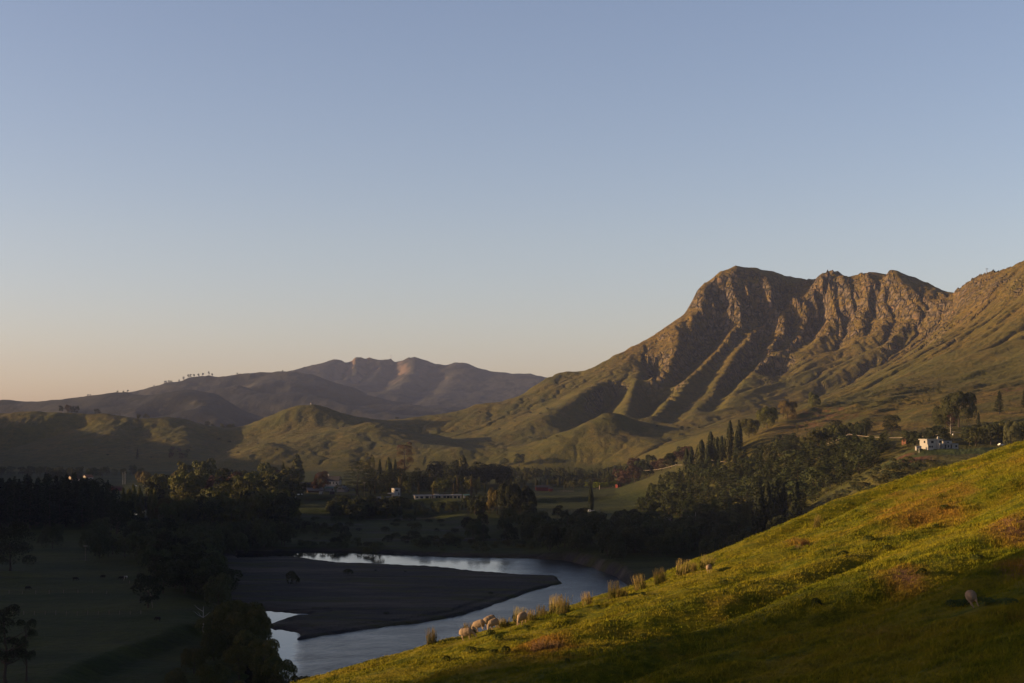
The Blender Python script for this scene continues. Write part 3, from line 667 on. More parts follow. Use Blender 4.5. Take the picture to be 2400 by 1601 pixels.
def light():
    w = bpy.data.worlds.new('World'); SC.world = w; w.use_nodes = True; nt = w.node_tree; g = N(nt)
    bg = nt.nodes['Background']; sky = nt.nodes.new('ShaderNodeTexSky'); sky.sky_type = 'NISHITA'; sky.sun_disc = False
    sky.sun_elevation = SUN_EL; sky.sun_rotation = -SUN_AZ; sky.altitude = 100; sky.air_density = SKY_AIR; sky.dust_density = SKY_DUST; sky.ozone_density = SKY_OZ
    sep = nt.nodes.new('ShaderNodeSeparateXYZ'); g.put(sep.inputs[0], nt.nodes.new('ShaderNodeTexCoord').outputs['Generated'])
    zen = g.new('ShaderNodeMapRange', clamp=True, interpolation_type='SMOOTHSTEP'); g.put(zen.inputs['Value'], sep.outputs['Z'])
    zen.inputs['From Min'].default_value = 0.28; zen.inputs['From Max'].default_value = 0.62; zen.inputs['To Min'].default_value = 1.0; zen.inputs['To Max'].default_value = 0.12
    c = g.mix(1.0, sky.outputs[0], SKY_TINT, 'MULTIPLY'); cc = nt.nodes.new('ShaderNodeCombineXYZ')
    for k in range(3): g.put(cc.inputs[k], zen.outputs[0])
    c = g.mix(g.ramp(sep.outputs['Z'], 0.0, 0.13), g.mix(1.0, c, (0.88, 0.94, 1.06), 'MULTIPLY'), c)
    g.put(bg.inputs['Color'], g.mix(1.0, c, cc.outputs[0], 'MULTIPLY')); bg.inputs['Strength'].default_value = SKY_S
    l = bpy.data.lights.new('sun', 'SUN'); l.energy = SUN_E; l.color = SUN_C; l.angle = math.radians(0.4)
    o = bpy.data.objects.new('sun', l); COL.objects.link(o); o.rotation_euler = SUN_DIR.to_track_quat('Z', 'Y').to_euler()
SKY_AIR, SKY_DUST, SKY_OZ, SKY_S, SKY_TINT = 0.9, 1.0, 2.4, 0.136, (1.42, 1.00, 0.915)
EXPO = 0.8
SUN_E, SUN_C = 5.0, (1.0, 0.64, 0.30)
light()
def camera():
    c = bpy.data.cameras.new('camera'); c.sensor_width = 36; c.lens = F/2400*36; c.shift_y = (HY-800.5)/2400
    c.clip_start = 0.5; c.clip_end = 40000
    o = bpy.data.objects.new('camera', c); COL.objects.link(o); o.location = (0, 0, 0); o.rotation_euler = (math.pi/2, 0, 0); SC.camera = o
    c.dof.use_dof = True; c.dof.focus_distance = 260; c.dof.aperture_fstop = 1.6
camera()
vs = SC.view_settings; vs.view_transform = 'Standard'; vs.look = 'None'; vs.gamma = 1.0; vs.exposure = EXPO if 'EXPO' in globals() else 0.0
SC.cycles.use_denoising = True; SC.cycles.volume_bounces = 0; SC.cycles.max_bounces = 6; SC.cycles.diffuse_bounces = 2; SC.cycles.transparent_max_bounces = 8
# ------------------------------------------------------------------ trees: meshes built once per kind, then shared by copies
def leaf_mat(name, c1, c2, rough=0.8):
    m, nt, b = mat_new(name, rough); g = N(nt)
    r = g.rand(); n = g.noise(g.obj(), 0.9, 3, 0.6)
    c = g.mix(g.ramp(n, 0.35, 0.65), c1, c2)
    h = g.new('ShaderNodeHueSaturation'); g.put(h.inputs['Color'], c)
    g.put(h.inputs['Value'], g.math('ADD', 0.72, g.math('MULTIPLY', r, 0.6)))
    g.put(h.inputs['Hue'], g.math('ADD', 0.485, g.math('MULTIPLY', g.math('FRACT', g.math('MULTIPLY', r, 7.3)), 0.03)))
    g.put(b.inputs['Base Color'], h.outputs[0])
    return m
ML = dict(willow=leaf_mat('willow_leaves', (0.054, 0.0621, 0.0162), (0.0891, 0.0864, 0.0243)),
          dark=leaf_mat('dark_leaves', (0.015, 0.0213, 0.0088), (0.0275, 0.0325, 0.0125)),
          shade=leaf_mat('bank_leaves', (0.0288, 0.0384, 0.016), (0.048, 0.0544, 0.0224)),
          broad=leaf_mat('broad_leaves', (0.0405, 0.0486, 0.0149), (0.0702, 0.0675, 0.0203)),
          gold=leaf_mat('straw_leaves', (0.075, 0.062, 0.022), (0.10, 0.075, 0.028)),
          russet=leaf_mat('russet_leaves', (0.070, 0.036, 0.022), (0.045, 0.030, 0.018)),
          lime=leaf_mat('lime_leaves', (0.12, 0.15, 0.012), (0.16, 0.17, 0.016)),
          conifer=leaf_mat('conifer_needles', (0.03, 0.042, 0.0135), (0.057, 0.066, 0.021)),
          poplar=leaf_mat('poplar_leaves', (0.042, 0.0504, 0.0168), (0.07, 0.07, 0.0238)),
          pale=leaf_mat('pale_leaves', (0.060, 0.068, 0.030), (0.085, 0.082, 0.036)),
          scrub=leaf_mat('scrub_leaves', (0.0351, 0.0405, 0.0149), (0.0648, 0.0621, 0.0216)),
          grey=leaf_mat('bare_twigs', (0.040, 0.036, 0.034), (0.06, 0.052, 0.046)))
def bark_mat(name, c1, c2):
    m, nt, b = mat_new(name, 0.95); g = N(nt)
    g.put(b.inputs['Base Color'], g.mix(g.noise(g.map(g.obj(), (3, 3, 0.6)), 2.0, 4, 0.7), c1, c2)); return m
M_BARK = bark_mat('bark', (0.035, 0.028, 0.022), (0.075, 0.06, 0.048)); M_PALEBARK = bark_mat('pale_bark', (0.22, 0.19, 0.16), (0.36, 0.32, 0.27))
M_DEAD = bark_mat('dead_wood', (0.20, 0.19, 0.18), (0.34, 0.32, 0.30))

def leaf_quads(P, Nn, size, rs, droop=0.0, jit=0.55):
    n = len(P); Nn = Nn + rs.normal(0, jit, (n, 3)); Nn /= np.linalg.norm(Nn, axis=1)[:, None]+1e-9
    a = rs.normal(0, 1, (n, 3)); a[:, 2] -= droop*3
    t = a - (a*Nn).sum(1)[:, None]*Nn; t /= np.linalg.norm(t, axis=1)[:, None]+1e-9
    b = np.cross(Nn, t); s = size*rs.uniform(0.6, 1.35, n)
    l = (s*(1+droop*1.2))[:, None]*t*0.5; w = (s*0.72*(1-droop*0.35))[:, None]*b*0.5
    k = rs.uniform(0.15, 0.6, (n, 1))
    V = np.stack([P-l, P+w*1.0-l*k*0.2, P+l, P-w], 1).reshape(-1, 3)
    return V, np.arange(4*n).reshape(n, 4)
def tube(path, radii, seg=6):
    path = np.array(path, float); V = []; Q = []
    for i, (p, r) in enumerate(zip(path, radii)):
        d = path[min(i+1, len(path)-1)]-path[max(i-1, 0)]; d /= np.linalg.norm(d)+1e-9
        u = np.cross(d, [0.31, 0.95, 0.05]); u /= np.linalg.norm(u)+1e-9; w = np.cross(d, u)
        for k in range(seg):
            a = 2*math.pi*k/seg; V.append(p+r*(math.cos(a)*u+math.sin(a)*w))
    for i in range(len(path)-1):
        for k in range(seg): Q.append((i*seg+k, i*seg+(k+1) % seg, (i+1)*seg+(k+1) % seg, (i+1)*seg+k))
    return np.array(V), np.array(Q)
def join(parts):
    V = []; Q = []; o = 0
    for v, q in parts: V.append(v); Q.append(q+o); o += len(v)
    return np.concatenate(V), np.concatenate(Q)
def lobes_points(L, n, rs, inner=0.15, down=0.25):
    """points on the outside of a heap of ellipsoids"""
    L = np.array(L, float); area = (L[:, 3]*L[:, 4]+L[:, 4]*L[:, 5]+L[:, 3]*L[:, 5]); pr = area/area.sum(); P = []; Nn = []; c = 0
    while c < n:
        k = rs.choice(len(L), n, p=pr); v = rs.normal(0, 1, (n, 3)); v /= np.linalg.norm(v, axis=1)[:, None]
        v[:, 2] = np.where((v[:, 2] < -0.2) & (rs.uniform(size=n) > down), -v[:, 2], v[:, 2])
        r = np.where(rs.uniform(size=n) < inner, rs.uniform(0.5, 0.95, n), rs.uniform(0.93, 1.08, n))
        p = L[k, :3] + v*L[k, 3:6]*r[:, None]
        q = (p[:, None]-L[None, :, :3])/L[None, :, 3:6]; ins = ((q**2).sum(-1) < 0.72); ins[np.arange(n), k] = False
        ok = ~ins.any(1) & (p[:, 2] > 0.05)
        nn = v/L[k, 3:6]; nn /= np.linalg.norm(nn, axis=1)[:, None]
        P.append(p[ok]); Nn.append(nn[ok]); c += ok.sum()
    return np.concatenate(P)[:n], np.concatenate(Nn)[:n]
def trunk_with_limbs(h, r, rs, limbs, reach, top=0.8, lean=0.03):
    path = [(0, 0, -0.4)]; x = y = 0
    for t in np.linspace(0.1, top, 6):
        x += rs.normal(0, lean)*h*0.3; y += rs.normal(0, lean)*h*0.3; path.append((x, y, t*h))
    rr = np.linspace(1, 0.25, len(path))*r; rr[0] *= 1.35
    parts = [tube(path, rr)]
    for k in range(limbs):
        i = rs.randint(2, 6); b = np.array(path[i]); a = rs.uniform(0, 2*math.pi); up = rs.uniform(0.25, 0.8); Ln = reach*rs.uniform(0.6, 1.0)
        e = b+np.array([math.cos(a)*Ln, math.sin(a)*Ln, Ln*up]); m = (b+e)/2+np.array([0, 0, -0.08*Ln])
        parts.append(tube([b, m, e], [rr[i]*0.6, rr[i]*0.4, rr[i]*0.12], 5))
    return join(parts)
def crown_lobes(kind, rs):
    L = []
    if kind in ('broad', 'willow', 'round'):
        h, w = (15, 6.6) if kind != 'willow' else (13, 7.0)
        L.append((0, 0, h*0.55, w*0.62, w*0.62, h*0.33))
        for k in range(15):
            a = k*2.4+rs.uniform(-0.4, 0.4); zf = rs.uniform(0.22, 0.86); rad = w*0.78*math.sqrt(max(0.05, 1-((zf-0.48)/0.52)**2))
            s = w*rs.uniform(0.26, 0.42); L.append((math.cos(a)*rad*rs.uniform(0.7, 1), math.sin(a)*rad*rs.uniform(0.7, 1), h*zf, s, s, s*(1.25 if kind == 'willow' else 0.85)))
        return L, h
    if kind == 'macro':
        h, w = 20, 9.0
        for k in range(24):
            a = k*2.4; zf = rs.uniform(0.2, 0.93); rad = w*0.85*math.sqrt(max(0.03, 1-((zf-0.38)/0.62)**2)); s = w*rs.uniform(0.2, 0.34)
            L.append((math.cos(a)*rad, math.sin(a)*rad, h*zf, s*1.25, s*1.25, s*0.75))
        L.append((0, 0, h*0.5, w*0.65, w*0.65, h*0.36)); return L, h
    if kind == 'cedar':
        h = 26
        for k in range(26):
            zf = 0.16+0.8*k/26; a = k*2.4; rad = 12.5*(1-0.72*max(0, (zf-0.45)/0.55)**1.3)*rs.uniform(0.4, 0.8)
            L.append((math.cos(a)*rad, math.sin(a)*rad, h*zf, 5.6*(1.15-zf*0.65), 5.6*(1.15-zf*0.65), 1.0))
        L.append((0, 0, h*0.48, 5, 5, h*0.42)); return L, h
    if kind == 'gum':
        h = 26
        for k in range(17):
            a = k*2.4; zf = rs.uniform(0.34, 0.96); rad = 6.2*math.sqrt(max(0.05, 1-((zf-0.6)/0.45)**2))*rs.uniform(0.5, 1); s = rs.uniform(1.6, 2.7)
            L.append((math.cos(a)*rad, math.sin(a)*rad, h*zf, s, s, s*0.8))
        return L, h
    if kind == 'shrub':
        for k in range(6):
            a = k*2.4; s = rs.uniform(0.8, 1.4); L.append((math.cos(a)*1.2*rs.uniform(0.3, 1), math.sin(a)*1.2*rs.uniform(0.3, 1), rs.uniform(0.6, 1.9), s, s, s*0.9))
        return L, 3.0
def make_proto(kind, seed, n, size):
    rs = np.random.RandomState(seed)
    if kind in ('broad', 'willow', 'macro', 'cedar', 'gum', 'shrub'):
        L, h = crown_lobes(kind, rs)
        P, Nn = lobes_points(L, n, rs, down=0.25 if kind != 'macro' else 0.5)
        V, Q = leaf_quads(P, Nn, size, rs, 0.8 if kind == 'willow' else 0.0, 0.5)
        T = trunk_with_limbs(h, h*0.026, rs, {'gum': 11, 'cedar': 8, 'shrub': 4}.get(kind, 7), h*0.3 if kind != 'shrub' else 1.2, 0.85 if kind == 'gum' else 0.6)
    elif kind in ('poplar', 'cypress', 'slender'):
        h, w = {'poplar': (22, 2.1), 'cypress': (14, 1.9), 'slender': (10, 1.6)}[kind]
        P = []; Nn = []
        for k in range(int(n)):
            t = rs.beta(1.15, 1.1)*0.96+0.03 if kind != 'slender' else rs.uniform(0.15, 1)
            R = w*(math.sin(math.pi*min(1, t**0.75))**0.65*0.95+0.08)*(1-0.35*t); a = rs.uniform(0, 2*math.pi)
            R *= 0.82+0.28*math.cos(5*a+seed+3*math.sin(t*9))+rs.uniform(-0.1, 0.12)
            P.append((R*math.cos(a), R*math.sin(a), h*t)); Nn.append((math.cos(a), math.sin(a), 0.35))
        P = np.array(P); V, Q = leaf_quads(P, np.array(Nn), size, rs, 0.35, 0.45)
        T = trunk_with_limbs(h, h*0.014, rs, 4, w*0.8, 0.9, 0.01)
    elif kind in ('pine', 'young'):
        h, w = (28, 4.6) if kind == 'pine' else (10, 2.3)
        base = 0.09 if kind == 'pine' else 0.05; P = []; Nn = []; S = []
        nb = 58 if kind == 'pine' else 40
        for b in range(nb):
            t = base+(1-base)*(b/nb)**0.9; Rm = w*((1-t)/(1-base))**0.72*rs.uniform(0.65, 1.1)+0.15; a = b*2.39996+rs.uniform(-0.4, 0.4)
            for k in range(max(4, int(n/nb*(0.5+0.9*Rm/w)))):
                q = rs.uniform(0.12, 1)**0.7; sp = 0.24*Rm*q
                P.append((Rm*q*math.cos(a)+rs.normal(0, sp), Rm*q*math.sin(a)+rs.normal(0, sp), h*t+Rm*(0.18 if kind == 'pine' else 0.3)*q+rs.normal(0, 0.02*h*0.5)))
                Nn.append((math.cos(a)*0.6, math.sin(a)*0.6, 0.8))
        V, Q = leaf_quads(np.array(P), np.array(Nn), size, rs, 0.2, 0.6)
        T = tube([(0, 0, -0.4), (0.05, 0, h*0.3), (0, 0.08, h*0.7), (0, 0, h*0.97)], [h*0.015, h*0.012, h*0.006, h*0.001])
    elif kind == 'bare':
        h = 11; T = trunk_with_limbs(h, 0.22, rs, 8, 3.2, 0.9); V = []; Q = []; parts = []
        for k in range(n):
            a = rs.uniform(0, 6.28); zf = rs.uniform(0.25, 1.0); r = 3.6*math.sin(math.pi*(0.12+0.83*zf))*rs.uniform(0.2, 1)
            p = np.array([r*math.cos(a), r*math.sin(a), h*zf]); e = p+np.array([math.cos(a)*0.35, math.sin(a)*0.35, 1.0])*rs.uniform(0.5, 1.4)
            parts.append(tube([p, e], [0.035, 0.012], 3))
        V, Q = join(parts)
    h0 = float(V[:, 2].max())
    return np_mesh(kind+'_trunk', *T), np_mesh(kind+'_crown', V, Q, smooth=False), h0
PROTO = {}
def proto(kind, det):
    k = (kind, det)
    if k not in PROTO:
        base = dict(broad=(1500, 0.95), willow=(1700, 0.95), macro=(2200, 1.0), cedar=(2400, 0.9), gum=(1300, 0.85), shrub=(420, 0.42), poplar=(1300, 0.85), cypress=(900, 0.55), slender=(520, 0.62), pine=(1500, 0.95), young=(620, 0.55), bare=(150, 1))[kind]
        n, s = base
        if det == 2: n, s = int(n*4.5), s*0.5
        if det == 0: n, s = int(n*0.55), s*1.3
        PROTO[k] = [make_proto(kind, 11+7*i+det, n, s) for i in range(4 if det else 3)]
    return PROTO[k]
MATED = {}
def mated(me, m):
    """a mesh that carries this material (shared by every copy)"""
    k = (me.name, m.name)
    if k not in MATED:
        c = me.copy(); c.materials.clear(); c.materials.append(m); MATED[k] = c
    return MATED[k]
ALONE = {}
def alone(tm, cm, bark, leaf):
    """trunk and crown in one mesh, for trees that are only a few pixels high"""
    k = (tm.name, cm.name, leaf.name)
    if k not in ALONE:
        def arr(me):
            v = np.empty(len(me.vertices)*3, np.float32); me.vertices.foreach_get('co', v); q = np.empty(len(me.loops), np.int32); me.loops.foreach_get('vertex_index', q); return v.reshape(-1, 3), q.reshape(-1, 4)
        (v1, q1), (v2, q2) = arr(tm), arr(cm); me = np_mesh('small_tree', *join([(v1, q1), (v2, q2)]), smooth=False)
        me.materials.append(bark); me.materials.append(leaf)
        me.polygons.foreach_set('material_index', np.r_[np.zeros(len(q1)), np.ones(len(q2))].astype(np.int32)); ALONE[k] = me
    return ALONE[k]
TREES = []
def tree(kind, leaf, pos, h, name, label, cat='tree', group=None, det=1, w=1.0, bark=None, single=False, i=None, sink=0.15):
    tm, cm, h0 = proto(kind, det)[rnd.randrange(3) if i is None else i]
    s = h/h0; bark = bark or M_BARK; pos = Vector(pos)-Vector((0, 0, sink)); rz = rnd.uniform(0, 6.28)
    if single:
        o = link(name, alone(tm, cm, bark, ML[leaf])); o.location = pos; o.rotation_euler = (0, 0, rz); tag(o, label, cat, group)
    else:
        o = empty(name, pos, rz, label, cat, group)
        link('trunk', mated(tm, bark), None, o); link('crown', mated(cm, ML[leaf]), None, o)
    o.scale = (s*w, s*w, s); TREES.append((pos.x, pos.y, o)); return o
def clear_of_water(p, bank=2.0):
    x, y = np.array([p.x]), np.array([p.y])
    return min(sdf(x, y, WATER)[0], sdf(x, y, WATER2)[0]) > bank and sdf(x, y, BAR)[0] > 1.0
KEEP = []      # (x, y, radius) places kept clear: houses, yards
def scatter(n, where, sep, make, bank=2.0, tries=40):
    got = []
    for _ in range(n*tries):
        if len(got) >= n: break
        p = where()
        if p is None or any((p.x-a)**2+(p.y-b)**2 < sep*sep for a, b in got): continue
        if any((p.x-a)**2+(p.y-b)**2 < r*r for a, b, r in KEEP): continue
        if p.y < 1000 and p.x < 160 and not clear_of_water(p, bank): continue
        got.append((p.x, p.y)); make(p)
    return got
def box(px0, px1, d0, d1):
    return lambda: G(rnd.uniform(px0, px1), rnd.uniform(d0, d1))
def inpoly(P):
    xs = [p[0] for p in P]; ys = [p[1] for p in P]; A = np.array(P, float)
    def f():
        x, y = rnd.uniform(min(xs), max(xs)), rnd.uniform(min(ys), max(ys))
        return Pt(x, y) if sdf(np.array([x]), np.array([y]), A)[0] < 0 else None
    return f
U = rnd.uniform
# ------------------------------------------------------------------ buildings, poles, fences, vehicles
def plain_mat(name, c, rough=0.8, var=0.12, scale=1.5, spec=0.15, metal=0.0):
    m, nt, b = mat_new(name, rough); g = N(nt); b.inputs['Specular IOR Level'].default_value = spec; b.inputs['Metallic'].default_value = metal
    g.put(b.inputs['Base Color'], g.mix(g.noise(g.obj(), scale, 4, 0.65), tuple(x*(1-var) for x in c), tuple(min(1, x*(1+var)) for x in c))); return m
MB_ = dict(white=plain_mat('white_render', (0.34, 0.325, 0.30)), cream=plain_mat('cream_wall', (0.46, 0.38, 0.29)), grey=plain_mat('grey_wall', (0.26, 0.25, 0.25)),
           dark=plain_mat('dark_roof', (0.045, 0.045, 0.055)), iron=plain_mat('iron_roof', (0.20, 0.21, 0.23), 0.5), teal=plain_mat('teal_roof', (0.10, 0.20, 0.19), 0.5), brown=plain_mat('stained_timber', (0.07, 0.045, 0.032)),
           red=plain_mat('red_paint', (0.115, 0.024, 0.018)), maroon=plain_mat('maroon_boards', (0.085, 0.02, 0.025)), glass=plain_mat('window_glass', (0.018, 0.022, 0.028), 0.08, 0.05, 1, 0.5), brick=plain_mat('brick', (0.19, 0.09, 0.06)),
           wood=plain_mat('weathered_wood', (0.16, 0.13, 0.10)), paint=plain_mat('white_paint', (0.78, 0.78, 0.76), 0.35, 0.03, 1, 0.5), rubber=plain_mat('tyre_rubber', (0.02, 0.02, 0.02)), steel=plain_mat('galvanised_steel', (0.36, 0.36, 0.37), 0.45), wire=plain_mat('wire', (0.42, 0.36, 0.30), 0.5), gravelstone=plain_mat('rock', (0.12, 0.10, 0.09)))
def boxes(L):
    V = []; Q = []
    for x0, y0, z0, x1, y1, z1 in L:
        o = len(V); V += [(x0, y0, z0), (x1, y0, z0), (x1, y1, z0), (x0, y1, z0), (x0, y0, z1), (x1, y0, z1), (x1, y1, z1), (x0, y1, z1)]
        Q += [tuple(o+k for k in f) for f in ((0, 3, 2, 1), (4, 5, 6, 7), (0, 1, 5, 4), (1, 2, 6, 5), (2, 3, 7, 6), (3, 0, 4, 7))]
    return np.array(V, float), np.array(Q)
def part(name, m, L, parent, bev=0.0):
    v, q = boxes(L) if isinstance(L, list) else L
    o = link(name, np_mesh(name, v, q, smooth=False), MB_[m] if isinstance(m, str) else m, parent)
    if bev:
        b = o.modifiers.new('edge', 'BEVEL'); b.width = bev; b.segments = 2; b.limit_method = 'ANGLE'
    return o
def gable(x0, x1, y0, y1, z, rise, th=0.18, over=0.45):
    """two sloping roof slabs with the ridge along x"""
    ym = (y0+y1)/2; V = []; Q = []
    for s in (-1, 1):
        ye = ym+s*((y1-y0)/2+over); ze = z-rise*over/((y1-y0)/2)
        o = len(V)
        for x in (x0-over, x1+over):
            V += [(x, ye, ze), (x, ym, z+rise), (x, ym, z+rise+th), (x, ye, ze+th)]
        Q += [tuple(o+k for k in f) for f in ((0, 1, 2, 3), (4, 7, 6, 5), (0, 4, 5, 1), (3, 2, 6, 7), (0, 3, 7, 4), (1, 5, 6, 2))]
    return np.array(V, float), np.array(Q)
def gable_wall(x0, x1, y0, y1, h, rise, t=0.2):
    v, q = boxes([(x0, y0, -0.8, x1, y1, h)]); v = list(map(tuple, v)); q = list(map(tuple, q)); ym = (y0+y1)/2
    for x in (x0, x1):
        s = t if x == x0 else -t; o = len(v); v += [(x, y0, h), (x, y1, h), (x, ym, h+rise-0.03), (x+s, y0, h), (x+s, y1, h), (x+s, ym, h+rise-0.03)]
        q += [(o, o+1, o+2, o+2), (o+3, o+5, o+4, o+4), (o, o+2, o+5, o+3), (o+1, o+4, o+5, o+2)]
    return np.array(v, float), np.array([list(f) for f in q])
def windows(parent, L, frame='white'):
    """each window its own part with the pane as its sub-part; (x, y, z, w, h, facing) with facing 'f' front or 'l' left"""
    for x, y, z, w, h, face in L:
        if face == 'f':
            f = part('window', frame, [(x-0.07, y-0.05, z-0.07, x+w+0.07, y+0.04, z), (x-0.07, y-0.05, z+h, x+w+0.07, y+0.04, z+h+0.07), (x-0.07, y-0.05, z, x, y+0.04, z+h), (x+w, y-0.05, z, x+w+0.07, y+0.04, z+h)], parent)
            part('pane', 'glass', [(x, y-0.015, z, x+w, y+0.03, z+h)], f)
        else:
            f = part('window', frame, [(x-0.05, y-0.07, z-0.07, x+0.04, y+w+0.07, z), (x-0.05, y-0.07, z+h, x+0.04, y+w+0.07, z+h+0.07), (x-0.05, y-0.07, z, x+0.04, y, z+h), (x-0.05, y+w, z, x+0.04, y+w+0.07, z+h)], parent)
            part('pane', 'glass', [(x-0.015, y, z, x+0.03, y+w, z+h)], f)
def place(px, d, lift=0.0):
    p = G(px, d); p.z += lift; return p
def gabled(name, label, cat, px, d, w, dep, h, rise, rz, wall, roof, nwin=0, chimney=None, door=True, r=None, lift=0.0):
    o = empty(name, place(px, d, lift), rz, label, cat); KEEP.append((o.location.x, o.location.y, r or max(w, dep)*0.75+2))
    part('wall', wall, gable_wall(-w/2, w/2, -dep/2, dep/2, h, rise), o)
    rf = part('roof', roof, gable(-w/2, w/2, -dep/2, dep/2, h, rise), o)
    windows(o, [(-w/2+w*(k+0.6)/(nwin+0.4)-0.5, -dep/2-0.02, h*0.38, 1.0, h*0.36, 'f') for k in range(nwin)])
    if door: part('door', 'brown', [(w*0.36, -dep/2-0.06, 0.02, w*0.36+0.9, -dep/2-0.01, 2.05)], o)
    if chimney is not None:
        x, m, top = chimney; part('chimney', m, [(x-0.6, -0.6, h, x+0.6, 0.6, h+rise+top), (x-0.7, -0.7, h+rise+top, x+0.7, 0.7, h+rise+top+0.2)], rf)
    return o
# the white flat-roofed house on the lawn
def lawn_house():
    o = empty('house', Vector((229.5, 786, ground(238, 790)+0.1)), math.radians(14), 'white flat roofed house with tall chimney on green hillside lawn', 'house'); KEEP.append((239, 790, 16)); KEEP.append((232, 772, 9)); KEEP.append((250, 772, 10))
    part('wall', 'white', [(0, 0, -1.5, 9.0, 8, 4.7)], o); part('wing', 'white', [(9.0, 1.2, -1.5, 17.6, 8, 2.35), (17.6, 1.6, -1.5, 20.2, 7, 2.5)], o)
    part('upper_block', 'white', [(14.0, 4.2, 2.62, 17.7, 8, 4.0)], o)
    part('roof', 'white', [(-0.6, -0.6, 4.7, 9.5, 8.4, 5.25)], o); part('wing_roof', 'iron', [(8.9, 0.2, 2.352, 17.8, 8.2, 2.62), (17.59, 1.4, 2.502, 20.4, 7.2, 2.7), (13.8, 4.0, 4.002, 17.9, 8.2, 4.2)], o)
    part('bay', 'white', [(-0.5, -1.6, -1.2, 2.9, -0.01, 2.1), (-0.7, -1.8, 2.1, 3.1, 0.0, 2.3)], o)
    part('chimney', 'white', [(5.9, -0.85, -1.2, 6.9, -0.01, 6.2), (6.05, -0.8, 6.2, 6.75, -0.1, 6.7)], o)
    part('portico', 'white', [(6.9, -1.4, -1.2, 7.25, -1.0, 2.3), (8.7, -1.4, -1.2, 9.05, -1.0, 2.3), (6.7, -1.5, 2.3, 9.3, -0.01, 2.75)], o)
    part('door', 'brown', [(7.5, -0.06, 0, 8.5, -0.01, 2.1)], o)
    for x in (10.8, 12.6, 14.4, 16.2): part('column', 'white', [(x, 0.3, -1.2, x+0.25, 0.55, 2.34)], o)
    windows(o, [(-0.0, 2.0, 3.0, 1.6, 1.2, 'l'), (2.3, -0.02, 2.9, 1.6, 1.3, 'f'), (7.2, -0.02, 3.1, 1.4, 1.1, 'f'), (0.2, -1.62, 0.5, 1.0, 1.0, 'f'), (1.6, -1.62, 0.5, 0.9, 1.0, 'f'), (9.6, 1.18, 0.5, 1.0, 1.3, 'f'), (11.4, 1.18, 0.1, 1.0, 1.9, 'f'), (13.1, 1.18, 0.5, 1.1, 1.3, 'f'), (15.0, 1.18, 0.1, 0.9, 1.9, 'f'), (18.3, 1.58, 0.6, 1.2, 1.2, 'f'), (14.7, 4.18, 2.95, 1.2, 0.7, 'f')])
    s = empty('shed', Vector((224.5, 786, ground(224.5, 786))), 0.2, 'small grey shed on the lawn edge left of the white house', 'shed')
    part('wall', 'grey', gable_wall(-1.4, 1.4, -1, 1, 1.7, 0.5), s); part('roof', 'iron', gable(-1.4, 1.4, -1, 1, 1.7, 0.5, 0.1, 0.2), s); part('door', 'white', [(-1.46, -0.5, 0, -1.41, 0.3, 1.6)], s)
lawn_house()
def long_house():
    o = empty('house', place(972, 1112, 0.3), math.radians(9), 'long low white house with big windows among dark valley trees', 'house'); KEEP.append((-58, 1115, 27))
    W_ = 37.0
    part('wall', 'cream', [(0, 0, -1, 14.3, 9, 2.7), (14.3, 1.5, -1, 30, 9, 2.7), (30.0, 0.5, -1, W_, 9, 2.9)], o)
    rf = part('roof', 'iron', [(-0.7, -0.8, 2.702, 14.6, 9.5, 3.0), (14.61, 0.4, 2.702, 29.6, 9.5, 3.06), (29.61, -0.5, 2.902, W_+0.6, 9.5, 3.2)], o)
    part('skylight', 'white', [(15.5, 4, 3.06, 19.5, 7, 3.7)], rf); part('brick_chimney', 'brick', [(13.4, -0.4, -0.5, 14.3, -0.01, 3.7)], o)
    for x in (16.0, 20.6): part('column', 'white', [(x, 0.2, -1, x+0.4, 0.6, 2.7)], o)
    part('veranda_beam', 'white', [(15.9, 0.15, 2.35, 21.1, 0.19, 2.69)], o)
    windows(o, [(1.2, -0.02, 0.8, 1.6, 1.3, 'f'), (4.4, -0.02, 0.6, 2.2, 1.6, 'f'), (8.4, -0.02, 0.3, 2.6, 2.0, 'f'), (16.6, 1.48, 0.1, 1.8, 2.2, 'f'), (18.7, 1.48, 0.1, 1.7, 2.2, 'f'), (22.6, 1.48, 0.1, 2.2, 2.2, 'f'), (25.4, 1.48, 0.1, 2.2, 2.2, 'f'), (28.0, 1.48, 0.4, 1.4, 1.7, 'f'), (31.0, 0.48, 0.4, 2.0, 1.8, 'f'), (34.0, 0.48, 0.4, 1.6, 1.8, 'f')])
    part('door', 'brown', [(12.0, -0.06, 0, 12.9, -0.01, 2.1)], o)
    s = empty('shed', place(1093, 1118), 0.15, 'small teal roofed shed at the right end of the long white house', 'shed'); KEEP.append((s.location.x, s.location.y, 5))
    part('wall', 'grey', gable_wall(-2.2, 2.2, -2, 2, 2.3, 0.8), s); part('roof', 'teal', gable(-2.2, 2.2, -2, 2, 2.3, 0.8, 0.12, 0.3), s); part('door', 'brown', [(-0.6, -2.06, 0, 0.6, -2.01, 2.0)], s)
long_house()
gabled('house', 'low grey roofed house half hidden left of the long white house', 'house', 902, 1120, 12, 7, 2.3, 1.2, 0.1, 'grey', 'iron', 5, None, r=11)
o = empty('house', place(928, 1140, 1.2), 0.5, 'small white two storey cottage above the low grey roofed house', 'house'); KEEP.append((o.location.x, o.location.y, 8))
part('wall', 'white', [(-2.6, -2.6, -2, 2.6, 2.6, 5.2)], o); part('roof', 'iron', [(-2.9, -2.9, 5.2, 2.9, 2.9, 5.5)], o); part('terrace', 'white', [(-6.2, -2.6, 1.0, -2.61, 2.4, 1.7)], o); windows(o, [(-1.3, -2.62, 3.2, 1.9, 1.3, 'f'), (-2.62, -0.8, 3.2, 1.4, 1.2, 'l')]); part('door', 'brown', [(0.9, -2.66, 0, 1.8, -2.61, 2.1)], o)
